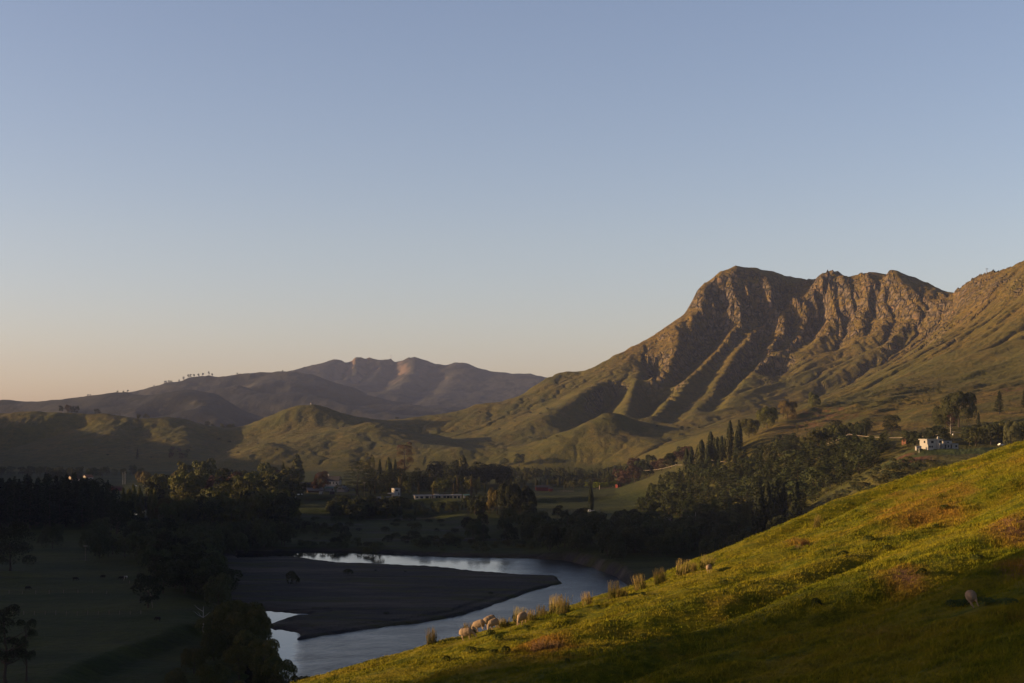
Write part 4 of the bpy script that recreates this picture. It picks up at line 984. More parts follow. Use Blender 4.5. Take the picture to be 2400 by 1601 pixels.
gabled('house', 'white house with dark roof, four small windows and white chimney', 'house', 782, 1300, 12.5, 8.5, 4.6, 3.8, -0.18, 'white', 'dark', 4, (-5.0, 'white', 2.0), r=12, lift=2.0)
gabled('house', 'long low homestead behind the hedge with one end lit', 'house', 700, 1290, 26, 8, 2.8, 1.8, 0.05, 'cream', 'dark', 6, None, r=16, lift=0.6)
gabled('barn', 'low dark barn with sloping grey roof beside the yard', 'barn', 738, 1215, 13, 9, 2.0, 2.0, 0.25, 'brown', 'iron', 0, None, r=10)
gabled('barn', 'grey barn with one side of its iron roof lit by the sun', 'barn', 803, 1225, 7.5, 8, 2.6, 3.0, 1.25, 'grey', 'iron', 0, None, r=8)
gabled('shed', 'teal roofed shed standing behind the small white hut', 'shed', 771, 1240, 7, 5, 2.8, 1.0, 0.1, 'grey', 'teal', 0, None, r=6)
o = empty('hut', place(752.5, 1180), 0.6, 'small bright white hut lit by the sun in the farmyard', 'hut'); KEEP.append((o.location.x, o.location.y, 6))
part('wall', 'white', [(-1.2, -1.2, -0.5, 1.2, 1.2, 2.2)], o); part('roof', 'white', [(-1.35, -1.35, 2.2, 1.35, 1.35, 2.36)], o); part('door', 'brown', [(0.2, -1.26, 0, 0.9, -1.21, 1.7)], o)
o = empty('shelter', place(778, 1178), 0.05, 'open fronted stock shelter with pale sloping roof and black opening', 'shelter'); KEEP.append((o.location.x, o.location.y, 7))
part('wall', 'brown', [(-1.9, 1.3, -0.5, 1.9, 1.5, 2.6), (-2.1, -1.5, -0.5, -1.9, 1.5, 2.5), (1.9, -1.5, -0.5, 2.1, 1.5, 2.5)], o); part('roof', 'iron', [(-2.3, -1.8, 2.6, 2.3, 1.7, 2.75)], o); part('post', 'white', [(-1.98, -1.7, -0.4, -1.78, -1.51, 2.59)], o)
gabled('house', 'cream house with one wall lit beside the river willows', 'house', 396, 1330, 9, 7, 3.0, 1.6, 0.95, 'cream', 'dark', 2, None, r=13)
gabled('house', 'grey farmhouse with white chimney behind the golden willows', 'house', 436, 1340, 14, 7, 2.8, 1.8, 0.15, 'grey', 'iron', 3, (2.4, 'white', 2.4), r=12)
gabled('house', 'sunlit cream house showing above the black pine wood', 'house', 172, 1440, 9, 8, 4.4, 3.2, 1.0, 'cream', 'brown', 2, (1.0, 'cream', 0.8), r=12, lift=2.6)
gabled('house', 'white house with pinkish roof right of the sunlit cream house', 'house', 206, 1490, 8, 8, 4.0, 2.4, 0.8, 'white', 'brick', 2, None, r=11, lift=2.6)
gabled('shed', 'brown open shed beyond the right end of the pine wood', 'shed', 274, 1330, 9, 6, 2.8, 1.4, 0.5, 'maroon', 'brown', 0, None, r=9, lift=0.5)
gabled('shed', 'long dark maroon shed on the flat beyond the big dark tree', 'shed', 1272, 1240, 12, 7, 3.2, 1.3, 0.05, 'maroon', 'dark', 0, None, r=9)
gabled('shed', 'small red shed next to the long dark maroon shed', 'shed', 1291, 1232, 3.2, 4, 2.6, 0.9, 0.05, 'red', 'dark', 0, None, r=4)
gabled('shed', 'bright red shed beside the lime green bushes', 'shed', 1449, 1262, 3.6, 4, 2.6, 0.7, 0.5, 'red', 'brown', 0, None, r=5)
for px, d, lab in ((1566, 905, 'low shed with silvery roof left of the dark bush'), (1606, 905, 'low shed with silvery roof right of the dark bush')):
    gabled('shed', lab, 'shed', px, d, 3.6, 3, 1.6, 0.5, 0.0, 'grey', 'steel', 0, None, r=4)
gabled('cottage', 'small terracotta cottage in the trees left of the white lawn house', 'cottage', 2121, 862, 2.6, 3, 2.4, 1.2, 0.7, 'brick', 'brick', 1, None, r=6)
def pole(px, d, top_py, label, cross=True, r=0.16, name='power_pole', h=None, m='wood', lamp=False):
    p = G(px, d); h = h or max(5.0, -(top_py-HY)/F*d-p.z); o = empty(name, p, rnd.uniform(-0.1, 0.1), label, 'pole')
    part('post', m, tube([(0, 0, -0.5), (0, 0, h*0.5), (0, 0, h)], [r, r*0.85, r*0.7], 8), o)
    if cross:
        part('crossarm', m, [(-0.9, -0.11, h-0.75, 0.9, -0.02-r*0.7, h-0.6)], o)
        for x in (-0.8, -0.25, 0.35, 0.8): part('insulator', 'paint', tube([(x, -0.15, h-0.6), (x, -0.15, h-0.4)], [0.06, 0.05], 6), o)
    if lamp: part('transformer', 'paint', tube([(-0.45, -0.3, h-2.6), (-0.45, -0.3, h-1.7)], [0.35, 0.35], 8), o)
    return Vector((p.x, p.y-0.12, p.z+h-0.5))
a1 = pole(1584, 1200, 1091, 'short power pole left of the poplars above the plantation')
a2 = pole(1657, 1130, 1075, 'power pole at the foot of the tall poplars')
a3 = pole(1990, 940, 1018, 'power pole on the ridge with a bright lower end')
a4 = pole(2235, 845, 1010, 'power pole with white transformer behind the white house', lamp=True)
a0 = Vector(G(1500, 1300))+Vector((0, 0, 9)); a5 = Vector(G(2330, 850))+Vector((0, 0, 8))
pole(200, 633, 1277, 'lone power pole at the edge of the dark paddock', r=0.14)
pole(688, 1195, 1137, 'thin pole beside the parked vehicles in the farmyard', cross=False, r=0.1)
pole(854, 1150, 1130, 'power pole among the orchard trees left of the cottages')
for px, d, t, lab in ((288, 1480, 1107, 'left pole of the pair on the far flat'), (293, 1482, 1104, 'right pole of the pair on the far flat'), (345, 1500, 1106, 'pale pole on the far flat right of the pair')):
    pole(px, d, t, lab, cross=False, m='steel', r=0.16)
def sag(a, b, s, label):
    P = [a.lerp(b, t)-Vector((0, 0, s*4*t*(1-t))) for t in np.linspace(0, 1, 15)]
    o = link('power_line', np_mesh('power_line', *tube(P, [0.11]*15, 4)), MB_['wire']); tag(o, label, 'cable')
sag(a0, a1, 1.5, 'power line span running down left from the short power pole'); sag(a1, a2, 1.5, 'power line span between the short pole and the poplar pole'); sag(a2, a3, 9, 'long sagging power line span crossing the young conifer slope')
sag(a3, a4, 3, 'power line span passing behind the white house'); sag(a4, a5, 2, 'power line span running right from the transformer pole')
pole(2154, 774, 1058, 'slim white pole on the lawn edge before the white house', cross=False, r=0.09, m='paint', h=2.6, name='post')
# masts on the far summit, marker on the near ridge
for px, d, h, r, lab in ((917, 8440, 26, 1.3, 'tall lattice mast on the far hazy summit'), (934, 8440, 14, 0.7, 'thin mast right of the tall lattice mast'), (939, 8435, 13, 0.7, 'second thin mast right of the tall lattice mast'), (951, 8410, 12, 0.7, 'short thin mast near the rounded far top')):
    p = Gfar(px, d); o = empty('radio_mast', p, 0, lab, 'mast'); part('tower', 'steel', tube([(0, 0, -3), (0, 0, h*0.6), (0, 0, h)], [r, r*0.6, r*0.3], 5), o)
    part('antenna', 'steel', [(-r*1.6, -0.5, h*0.62, r*1.6, 0.5, h*0.62+1.6)], o)
p = Pt(2313, 643); p = p if p else G(2313, 2600)
o = empty('ridge_marker', p, 0.2, 'lone T shaped pole standing on the ridge skyline', 'pole'); part('post', 'wood', tube([(0, 0, -1), (0, 0, 9.5)], [0.55, 0.4], 6), o); part('crossbar', 'wood', [(-2.4, -0.5, 9.5, 2.4, 0.5, 10.3)], o)
p = G(731, 2500); o = empty('hut', p, 0.3, 'tiny hut on the rounded hilltop', 'hut'); part('wall', 'grey', [(-2, -2, -1, 2, 2, 2.6)], o); part('roof', 'dark', [(-2.4, -2.4, 2.6, 2.4, 2.4, 3.0)], o)

def fence(P, n, label, h=1.2, rails=False, m='wood', wires=(0.35, 0.7, 1.05)):
    o = empty('fence', P[0], 0, label, 'fence'); P = [Vector(p) for p in P]; L = [0]
    for a, b in zip(P[:-1], P[1:]): L.append(L[-1]+(b-a).length)
    pp = []
    for k in range(n):
        s = L[-1]*k/(n-1); i = min(max(0, int(np.searchsorted(L, s))-1), len(P)-2); t = (s-L[i])/(L[i+1]-L[i]); q = P[i].lerp(P[i+1], t); q.z = ground(q.x, q.y); pp.append(q-P[0])
    for q in pp:
        hh = h*rnd.uniform(0.92, 1.08); part('post', m, [(q.x-0.09, q.y-0.09, q.z-0.4, q.x+0.09, q.y+0.09, q.z+hh)], o)
    for w in wires:
        part('rail' if rails else 'wire', m if rails else 'brown', tube([q+Vector((0, -0.11, w)) for q in pp], [0.07 if rails else 0.012]*len(pp), 4), o)
fence([Pt(-20, 1442), Pt(150, 1441), Pt(330, 1439)], 15, 'wire fence across the dark paddock nearer the viewer')
fence([Pt(-10, 1391), Pt(120, 1391), Pt(250, 1392)], 9, 'wire fence across the dark paddock below the black cattle')
fence([Pt(290, 1362), Pt(325, 1374), Pt(352, 1392), Pt(357, 1425)], 12, 'pale post fence along the paddock edge beside the bank trees')
fence([G(1296, 1228), G(1345, 1226)], 9, 'sunlit rail fence right of the small red shed', rails=True, m='wood', h=1.3, wires=(0.5, 1.1))
fence([G(1398, 1262), G(1440, 1258)], 8, 'sunlit rail fence under the lime green bushes', rails=True, m='wood', h=1.3, wires=(0.5, 1.1))
fence([G(715, 1150), G(800, 1152), G(842, 1150)], 18, 'dark board fence along the top of the lit farm bank', rails=True, m='brown', h=1.3, wires=(0.4, 0.75, 1.1))
fence([G(1280, 1010), G(1380, 1006)], 16, 'pale wire fence on the dark flat left of the parked pickup')
p = G(1405, 1255); o = link('post', np_mesh('post', *boxes([(-0.25, -0.25, -0.3, 0.25, 0.25, 3.4), (-0.32, -0.32, 3.4, 0.32, 0.32, 3.6)])), MB_['cream']); o.location = p; tag(o, 'tall pale gatepost between the lime green bushes', 'post')

def wheel(o, x, y, r=0.34):
    v, q = tube([(x, y-0.11, r), (x, y+0.11, r)], [r, r], 12); w = link('wheel', np_mesh('wheel', v, q), MB_['rubber'], o)
    part('rim', 'steel', tube([(x, y-0.125, r), (x, y+0.125, r)], [r*0.55, r*0.55], 10), w)
def vehicle(kind, px, d, rz, label, cat):
    o = empty(kind, place(px, d, 0.02), rz, label, cat)
    if kind == 'van':
        part('body', 'paint', [(-2.4, -0.95, 0.35, 2.4, 0.95, 1.25), (-2.35, -0.92, 1.25, 1.75, 0.92, 2.15)], o, 0.12); part('window', 'glass', [(-1.9, -0.97, 1.4, -0.3, -0.9, 1.95), (-0.1, -0.97, 1.4, 1.4, -0.9, 1.95)], o)
        part('windscreen', 'glass', [(1.7, -0.8, 1.35, 1.8, 0.8, 2.0)], o)
    elif kind == 'car':
        part('body', 'paint', [(-2.1, -0.85, 0.3, 2.1, 0.85, 0.85), (-1.4, -0.78, 0.85, 1.0, 0.78, 1.4)], o, 0.14); part('window', 'glass', [(-1.2, -0.81, 0.92, -0.25, -0.76, 1.3), (-0.15, -0.81, 0.92, 0.8, -0.76, 1.3)], o); part('windscreen', 'glass', [(0.95, -0.66, 0.95, 1.05, 0.66, 1.32)], o)
    else:
        part('body', 'paint', [(-2.4, -0.88, 0.4, -0.4, 0.88, 0.95), (-2.2, -0.84, 0.95, -0.5, 0.84, 1.65)], o, 0.12); part('tray', 'steel', [(-0.38, -0.9, 0.7, 2.3, 0.9, 0.8), (-0.38, -0.95, 0.8, 2.3, -0.9, 1.15), (-0.38, 0.9, 0.8, 2.3, 0.95, 1.15), (2.25, -0.89, 0.8, 2.3, 0.89, 1.15)], o); part('window', 'glass', [(-1.7, -0.87, 1.05, -0.8, -0.82, 1.5)], o); part('windscreen', 'glass', [(-2.26, -0.7, 1.05, -2.16, 0.7, 1.5)], o)
    part('headlight', 'glass', [(2.37 if kind == 'van' else (2.07 if kind == 'car' else -2.44), -0.75, 0.6, 2.43 if kind == 'van' else (2.13 if kind == 'car' else -2.36), -0.5, 0.75)], o)
    for x in (-1.4, 1.4):
        for y in (-0.82, 0.82): wheel(o, x, y)
    KEEP.append((o.location.x, o.location.y, 6))
vehicle('van', 702, 1175, 0.15, 'white van parked in the farmyard under the dark trees', 'van')
vehicle('car', 693, 1165, 0.9, 'small white car parked left of the white van', 'car')
vehicle('pickup', 1386, 1000, 0.05, 'white pickup with grey tray parked under the dark column tree', 'pickup')
vehicle('car', 2347, 805, 0.4, 'pale car parked among the trees right of the white house', 'car')
vehicle('car', 316, 1430, 0.2, 'pale car on the far flat beside the brown shed', 'car')
# ------------------------------------------------------------------ trees and plants in their places
def many(n, where, sep, kinds, hr, name, label, group, cat='tree', det=1, single=False, bank=2.0, w=(0.9, 1.15)):
    def mk(p):
        k, leaf = kinds[rnd.randrange(len(kinds))]
        tree(k, leaf, p, U(*hr), name, label, cat, group, det, U(*w), single=single)
    return scatter(n, where, sep, mk, bank)
def one(kind, leaf, px, d, h, name, label, w=1.0, det=1, bark=None, cat='tree', group=None, i=None):
    return tree(kind, leaf, G(px, d), h, name, label, cat, group, det, w, bark, i=i)
# pine wood, left
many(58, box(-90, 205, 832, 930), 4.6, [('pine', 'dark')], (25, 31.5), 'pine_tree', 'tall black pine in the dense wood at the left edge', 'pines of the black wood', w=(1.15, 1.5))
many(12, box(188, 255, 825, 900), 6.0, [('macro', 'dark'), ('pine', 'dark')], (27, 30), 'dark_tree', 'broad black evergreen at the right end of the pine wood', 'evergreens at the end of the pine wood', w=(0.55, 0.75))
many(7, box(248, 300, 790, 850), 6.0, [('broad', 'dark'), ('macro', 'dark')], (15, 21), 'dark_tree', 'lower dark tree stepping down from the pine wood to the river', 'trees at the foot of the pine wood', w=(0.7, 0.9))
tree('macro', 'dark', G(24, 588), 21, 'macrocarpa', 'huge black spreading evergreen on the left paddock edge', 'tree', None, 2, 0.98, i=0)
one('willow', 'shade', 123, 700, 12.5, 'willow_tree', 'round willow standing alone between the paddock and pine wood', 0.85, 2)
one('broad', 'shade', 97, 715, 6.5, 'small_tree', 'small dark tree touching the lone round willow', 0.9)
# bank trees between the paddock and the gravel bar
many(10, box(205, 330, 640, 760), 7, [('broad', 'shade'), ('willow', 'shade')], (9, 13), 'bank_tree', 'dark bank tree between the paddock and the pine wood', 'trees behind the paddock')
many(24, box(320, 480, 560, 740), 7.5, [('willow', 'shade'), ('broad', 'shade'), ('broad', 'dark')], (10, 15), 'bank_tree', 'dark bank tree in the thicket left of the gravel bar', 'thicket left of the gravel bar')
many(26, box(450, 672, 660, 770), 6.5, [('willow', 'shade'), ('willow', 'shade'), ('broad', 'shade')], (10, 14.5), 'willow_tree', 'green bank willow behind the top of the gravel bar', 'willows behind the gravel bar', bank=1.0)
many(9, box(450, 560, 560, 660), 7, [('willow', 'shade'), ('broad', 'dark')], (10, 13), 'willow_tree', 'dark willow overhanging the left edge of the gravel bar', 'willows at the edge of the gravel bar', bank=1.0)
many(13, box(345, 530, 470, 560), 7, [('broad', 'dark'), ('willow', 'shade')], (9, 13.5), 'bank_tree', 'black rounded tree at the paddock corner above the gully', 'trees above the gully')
# willows in front, lower left
for k, (px, d, h) in enumerate([(498, 420, 9.5), (556, 417, 14.5), (580, 402, 13.5), (600, 404, 10.5), (545, 392, 10.5), (592, 382, 11.5), (622, 378, 9.5), (500, 385, 8), (560, 360, 9.5), (625, 356, 9), (655, 352, 8.5), (705, 342, 6.5), (650, 336, 7), (455, 362, 7), (500, 338, 7.5), (575, 330, 7), (410, 340, 5.5), (738, 352, 4.5), (735, 330, 5)]):
    tree('willow' if k % 4 else 'broad', 'willow' if k in (1, 6, 8) else 'broad', G(px, d), h, 'willow_tree', 'leafy willow in the near clump below left of the river' if k not in (1, 17) else ('tallest willow of the near clump beside the backwater' if k == 1 else 'smallest willow reaching right into the near river'), 'tree', 'near willow clump', 2, U(0.9, 1.15))
tree('gum', 'shade', G(624, 408), 7.5, 'alder_tree', 'thin leaning tree with open twigs against the bright backwater', 'tree', None, 2, 1.0, i=1)
for px, d, h, w, i in ((14, 330, 19, 0.95, 0), (62, 334, 15, 0.7, 2)):
    tree('gum', 'dark', G(px, d), h, 'gum_tree', 'sparse dark gum at the lower left corner' if px < 20 else 'slighter open gum right of the corner gum', 'tree', None, 2, w, i=i)
# willow wood across the far reach of the river
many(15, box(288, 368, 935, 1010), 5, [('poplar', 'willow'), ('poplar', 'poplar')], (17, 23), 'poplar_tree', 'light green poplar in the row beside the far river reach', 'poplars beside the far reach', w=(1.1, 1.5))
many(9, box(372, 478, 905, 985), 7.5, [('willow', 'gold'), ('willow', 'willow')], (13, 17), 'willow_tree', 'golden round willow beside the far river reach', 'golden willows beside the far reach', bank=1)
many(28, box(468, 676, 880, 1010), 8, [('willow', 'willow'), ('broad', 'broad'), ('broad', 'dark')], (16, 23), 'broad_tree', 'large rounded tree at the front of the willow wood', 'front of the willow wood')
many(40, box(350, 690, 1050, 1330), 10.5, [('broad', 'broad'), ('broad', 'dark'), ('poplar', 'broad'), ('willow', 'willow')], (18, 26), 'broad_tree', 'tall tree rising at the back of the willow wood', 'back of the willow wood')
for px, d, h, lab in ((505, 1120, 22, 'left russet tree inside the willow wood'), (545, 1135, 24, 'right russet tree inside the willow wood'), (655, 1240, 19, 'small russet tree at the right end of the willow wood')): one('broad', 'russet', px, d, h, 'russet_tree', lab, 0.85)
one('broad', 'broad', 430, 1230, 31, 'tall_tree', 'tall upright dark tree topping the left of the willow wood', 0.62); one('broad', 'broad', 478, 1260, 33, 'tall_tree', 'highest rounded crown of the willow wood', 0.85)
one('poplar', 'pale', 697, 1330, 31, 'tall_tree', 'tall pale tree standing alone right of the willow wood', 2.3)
# far flat, left
many(22, box(-20, 345, 1690, 1800), 11, [('broad', 'broad'), ('broad', 'shade')], (9, 13), 'small_tree', 'small round tree in the far row under the left hills', 'far row of round trees', single=True, det=0)
many(11, lambda: G(U(114, 212), U(1560, 1580)), 5, [('broad', 'shade')], (13, 15), 'clipped_tree', 'square topped tree in the block behind the sunlit houses', 'block of trees behind the sunlit houses', w=(0.6, 0.8), det=0)
many(12, box(330, 440, 1420, 1560), 10, [('broad', 'broad'), ('willow', 'gold')], (10, 15), 'small_tree', 'rounded tree behind the far poplar row', 'trees behind the far poplars', det=0)
# village
one('cedar', 'dark', 838, 1165, 29, 'cedar_tree', 'great layered black cedar in the middle of the farm trees', 1.05, 2, i=0)
one('gum', 'russet', 948, 1330, 42, 'gum_tree', 'tallest russet gum rising above the farm trees', 0.85, 2, i=1); one('gum', 'broad', 866, 1290, 33, 'gum_tree', 'open dark gum beside the great cedar', 0.6, i=2); one('gum', 'broad', 872, 1310, 29, 'gum_tree', 'slender gum behind the open dark gum', 0.5, i=0)
one('broad', 'russet', 750, 1215, 19, 'russet_tree', 'round russet tree between the barn and the white house', 0.95, 2); one('poplar', 'pale', 1085, 1350, 30, 'poplar_tree', 'pale feathery poplar above the dark farm trees', 2.0)
many(7, box(890, 935, 1270, 1300), 4, [('poplar', 'poplar')], (24, 29), 'poplar_tree', 'narrow poplar in the cluster left of the tallest gum', 'poplars left of the tallest gum')
many(9, box(860, 1005, 1220, 1280), 9, [('macro', 'dark')], (17, 21), 'dark_tree', 'black evergreen right of the great cedar', 'black evergreens right of the cedar', w=(0.8, 1.0))
many(18, box(1010, 1190, 1320, 1400), 8, [('macro', 'dark'), ('broad', 'dark')], (16, 24), 'dark_tree', 'dark rounded tree below the shadowed hollow', 'dark trees below the hollow')
many(12, lambda: G(U(664, 738), U(1225, 1245)), 4.5, [('broad', 'broad'), ('broad', 'shade')], (6.5, 8.5), 'hedge_tree', 'clipped tree in the hedge before the long homestead', 'hedge before the homestead', w=(0.9, 1.2))
many(62, box(850, 1140, 1150, 1310), 6.5, [('poplar', 'poplar'), ('broad', 'broad'), ('young', 'conifer'), ('poplar', 'gold'), ('broad', 'willow')], (9, 16), 'orchard_tree', 'young mixed tree between the black evergreens and the long house', 'mixed trees behind the long house')
many(26, box(945, 1100, 985, 1040), 4.0, [('broad', 'shade'), ('slender', 'shade')], (4.5, 6.8), 'low_tree', 'low dark tree directly before the long white house', 'low trees before the long house', w=(1.2, 1.7))
many(62, lambda: G(U(780, 942) if rnd.random() < 0.8 else U(1102, 1140), U(975, 1050)), 4.2, [('slender', 'shade'), ('broad', 'shade'), ('poplar', 'shade'), ('broad', 'dark')], (8, 11.5), 'slender_tree', 'slender dark tree in the belt before the long white house', 'belt before the long house', w=(1.0, 1.6))
many(14, box(846, 965, 1060, 1105), 5, [('broad', 'shade'), ('young', 'conifer')], (5, 8), 'small_tree', 'low dark tree around the grey roofed house', 'trees round the grey roofed house')
one('willow', 'gold', 1165, 975, 20, 'willow_tree', 'yellowish willow leaning on the big dark tree', 0.75, 2)
for px, d, h, w, lab in ((1196, 955, 23, 0.85, 'left crown of the big dark tree above the river bend'), (1226, 962, 20, 0.85, 'right crown of the big dark tree above the river bend')): one('willow', 'dark', px, d, h, 'willow_tree', lab, w, 2)
one('poplar', 'dark', 1385, 1005, 19, 'column_tree', 'single black column tree above the white pickup', 1.25, 2)
many(130, box(1110, 1520, 1345, 1720), 8.5, [('broad', 'shade'), ('young', 'conifer'), ('broad', 'broad'), ('poplar', 'shade')], (9, 13.5), 'orchard_tree', 'dark orchard tree on the flat below the small hill', 'orchard below the small hill', det=0, w=(1.1, 1.5))
many(46, box(1180, 1495, 1275, 1345), 6.5, [('broad', 'broad'), ('poplar', 'broad'), ('young', 'conifer')], (6.5, 10), 'orchard_tree', 'front orchard tree behind the red and maroon sheds', 'front row of the orchard', w=(1.1, 1.5))
for k, px in enumerate((1396, 1409, 1419, 1430, 1440, 1376)): one('broad', 'lime', px, 1275+4*k, 6.3 if k else 7, 'lime_bush', 'lime green bush glowing by the red shed', 1.0, group='lime green bushes', cat='bush')
# right bank of the river
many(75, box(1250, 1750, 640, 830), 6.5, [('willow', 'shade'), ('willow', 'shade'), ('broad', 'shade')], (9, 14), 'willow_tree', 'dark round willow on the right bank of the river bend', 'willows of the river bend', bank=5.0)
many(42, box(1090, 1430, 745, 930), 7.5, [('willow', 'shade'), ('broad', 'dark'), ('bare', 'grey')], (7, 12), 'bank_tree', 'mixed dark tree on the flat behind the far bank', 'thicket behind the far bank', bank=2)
many(16, box(1430, 1740, 800, 905), 8, [('broad', 'shade'), ('bare', 'grey'), ('bare', 'grey')], (8, 12), 'bank_tree', 'greyish twiggy tree below the young conifers', 'twiggy trees below the conifers')
many(12, box(1680, 1850, 560, 660), 7, [('willow', 'shade')], (8, 12), 'willow_tree', 'dark willow just over the grassy brow', 'willows over the brow')
many(16, box(1765, 1868, 690, 790), 5.0, [('poplar', 'dark')], (22, 29), 'poplar_tree', 'tall black poplar in the dense stand behind the brow', 'black poplars behind the brow', w=(1.2, 1.6))
# young conifers on the right slope
many(300, inpoly([(1492, 1196), (1555, 1135), (1650, 1103), (1760, 1095), (1900, 1066), (2000, 1042), (2085, 1042), (2050, 1090), (1965, 1145), (1890, 1200), (1760, 1226), (1600, 1216)]), 4.7, [('young', 'conifer')]*5+[('broad', 'conifer')], (8, 13), 'young_conifer', 'young conifer in the plantation on the right slope', 'conifer plantation', w=(1.2, 2.1))
many(24, box(1606, 1740, 1105, 1165), 4.0, [('poplar', 'poplar'), ('poplar', 'shade')], (16, 24), 'poplar_tree', 'upright poplar in the stand above the sagging power line', 'poplars above the power line', w=(1.2, 1.8))
many(24, box(1440, 1610, 1250, 1500), 8, [('broad', 'dark'), ('broad', 'shade'), ('broad', 'russet')], (11, 17), 'broad_tree', 'dark tree left of the poplar stand below the toe spur', 'trees left of the poplar stand')
one('broad', 'russet', 1490, 1420, 19, 'russet_tree', 'purplish flat topped tree beside the rocky cutting', 1.1)
many(48, box(1725, 2030, 975, 1085), 6.5, [('broad', 'shade'), ('macro', 'dark'), ('young', 'conifer'), ('willow', 'broad')], (9, 13), 'ridge_tree', 'rounded dark tree in the belt along the plantation top', 'belt along the plantation top')
for px, d, h, w, lab in ((1756, 1210, 17, 1.05, 'lowest of the soft willows climbing the right slope'), (1798, 1260, 20, 1.0, 'largest of the soft willows climbing the right slope'), (1846, 1300, 17, 1.0, 'reddish leaved willow in the climbing row'), (1909, 1380, 15, 0.9, 'highest of the soft willows climbing the right slope')): one('willow', 'willow' if px != 1846 else 'gold', px, d, h, 'willow_tree', lab, w, 2)
one('cypress', 'dark', 2008, 955, 9, 'cypress_tree', 'thin pointed cypress above the bright power pole', 0.9); one('cypress', 'dark', 2028, 955, 9.5, 'cypress_tree', 'blunt cypress right of the thin pointed one', 1.3)
for px, lab in ((1868, 'left small gum on the lower right slope'), (1890, 'right small gum on the lower right slope')): one('gum', 'broad', px, 1120, 11, 'gum_tree', lab, 0.5)
one('macro', 'dark', 2090, 925, 13.5, 'dark_tree', 'broad black tree left of the terracotta cottage', 0.85, 2)
one('willow', 'poplar', 2248, 950, 25, 'domed_tree', 'great domed green tree behind the white house', 0.95, 2); one('willow', 'poplar', 2215, 960, 19, 'domed_tree', 'lower left dome beside the great domed green tree', 0.9, 2)
tree('gum', 'russet', G(2228, 895), 13, 'gum_tree', 'russet gum with pale bare trunk behind the white house', 'tree', None, 2, 0.9, M_PALEBARK, i=1)
one('cypress', 'dark', 2293, 915, 11, 'cypress_tree', 'slim cypress right of the great domed tree', 1.0)
many(11, box(2120, 2215, 825, 870), 5, [('broad', 'dark'), ('broad', 'shade')], (6.5, 9.5), 'garden_tree', 'dark garden tree right behind the white house', 'garden trees behind the white house')
many(16, box(2262, 2420, 800, 870), 6, [('broad', 'shade'), ('macro', 'dark'), ('broad', 'broad')], (8, 14), 'garden_tree', 'garden tree right of the white house lawn', 'garden trees right of the lawn')
tree('willow', 'pale', G(2372, 800), 15, 'pale_tree', 'pale grey green tree at the right end of the lawn', 'tree', None, 2, 0.7)
one('pine', 'dark', 2342, 1050, 18, 'conifer_tree', 'dark bushy conifer alone on the right grass slope', 1.5, 2); one('pine', 'dark', 2402, 1080, 17, 'conifer_tree', 'dark conifer cut by the right edge of the view', 1.4, 2)
# scrub on the slopes
def shrubs(n, where, sep, hr, name, label, group, leaf=('scrub',), w=(0.9, 1.4), single=True):
    scatter(n, where, sep, lambda p: tree('shrub', leaf[rnd.randrange(len(leaf))], p, U(*hr), name, label, 'shrub', group, 1, U(*w), single=single), 2.0)
shrubs(150, inpoly([(1890, 1215), (1990, 1125), (2110, 1075), (2240, 1082), (2270, 1095), (2100, 1165), (1960, 1215)]), 2.6, (1.0, 3.2), 'scrub_bush', 'low scrub bush on the slope under the white house', 'scrub under the white house', ('scrub', 'shade'))
shrubs(26, lambda: Pt(2092+U(0, 1)*110, 924-U(0, 1)**1*20+U(-3, 3)), 4, (1.6, 3.2), 'gorse_bush', 'dark bush in the upper line on the right flank', 'upper line of bushes')
shrubs(24, lambda: Pt(2055+(t := U(0, 1))*75, 946-t*8+U(-3, 3)), 4, (1.6, 3.0), 'gorse_bush', 'dark bush in the lower line on the right flank', 'lower line of bushes')
shrubs(16, inpoly([(2130, 945), (2230, 930), (2240, 945), (2150, 955)]), 5, (1.2, 2.6), 'gorse_bush', 'scattered bush on the right flank above the domed tree', 'scattered bushes above the domed tree')
shrubs(64, box(560, 1090, 735, 960), 8, (1.5, 5), 'scrub_bush', 'dark bush dotted on the floodplain beyond the river', 'bushes on the floodplain', ('shade', 'dark'))
shrubs(34, box(560, 810, 820, 870), 5, (3.0, 6.5), 'scrub_bush', 'tall dark bush in the band across the floodplain', 'band of bushes across the floodplain', ('dark', 'shade'), (0.6, 0.9))
shrubs(30, box(310, 560, 780, 870), 6, (3, 6.5), 'scrub_bush', 'dark bush beside the shaded gravel of the far reach', 'bushes beside the far reach', ('dark', 'shade'), (0.7, 1.0))
shrubs(26, box(700, 850, 742, 775), 3, (1.5, 3.0), 'reed_bush', 'dark reedy bush along the far waterline', 'reedy bushes on the far waterline', ('shade',), (0.7, 1.1))
shrubs(34, box(960, 1260, 715, 800), 5, (1.5, 4), 'scrub_bush', 'dark bush along the far bank before the thicket', 'bushes before the thicket', ('shade', 'scrub'))
for px, py, h, w, lab in ((703, 1309, 2.4, 0.8, 'small dark bush at the tip of the gravel bar'), (686, 1368, 5.5, 0.75, 'lone dark bush on the left of the gravel bar'), (816, 1346, 2.6, 1.3, 'low spreading bush in the middle of the gravel bar'), (905, 1490-50, 1.0, 1.6, 'flat weedy tuft near the lower edge of the gravel bar'), (1150, 1392, 1.0, 1.6, 'flat weedy tuft near the point of the gravel bar'), (880, 1338, 0.8, 1.0, 'left tiny bush on the upper gravel bar'), (950, 1341, 0.8, 1.0, 'right tiny bush on the upper gravel bar')):
    tree('shrub', 'dark', Pt(px, py), h, 'bush', lab, 'bush', None, 1, w)
d = 65*F/297; tree('shrub', 'shade', Vector(((875-CX)/F*d, d, WZ-0.2)), 6.5, 'stranded_tree', 'uprooted leafy tree lying in the river', 'tree', None, 2, 1.15, sink=0)
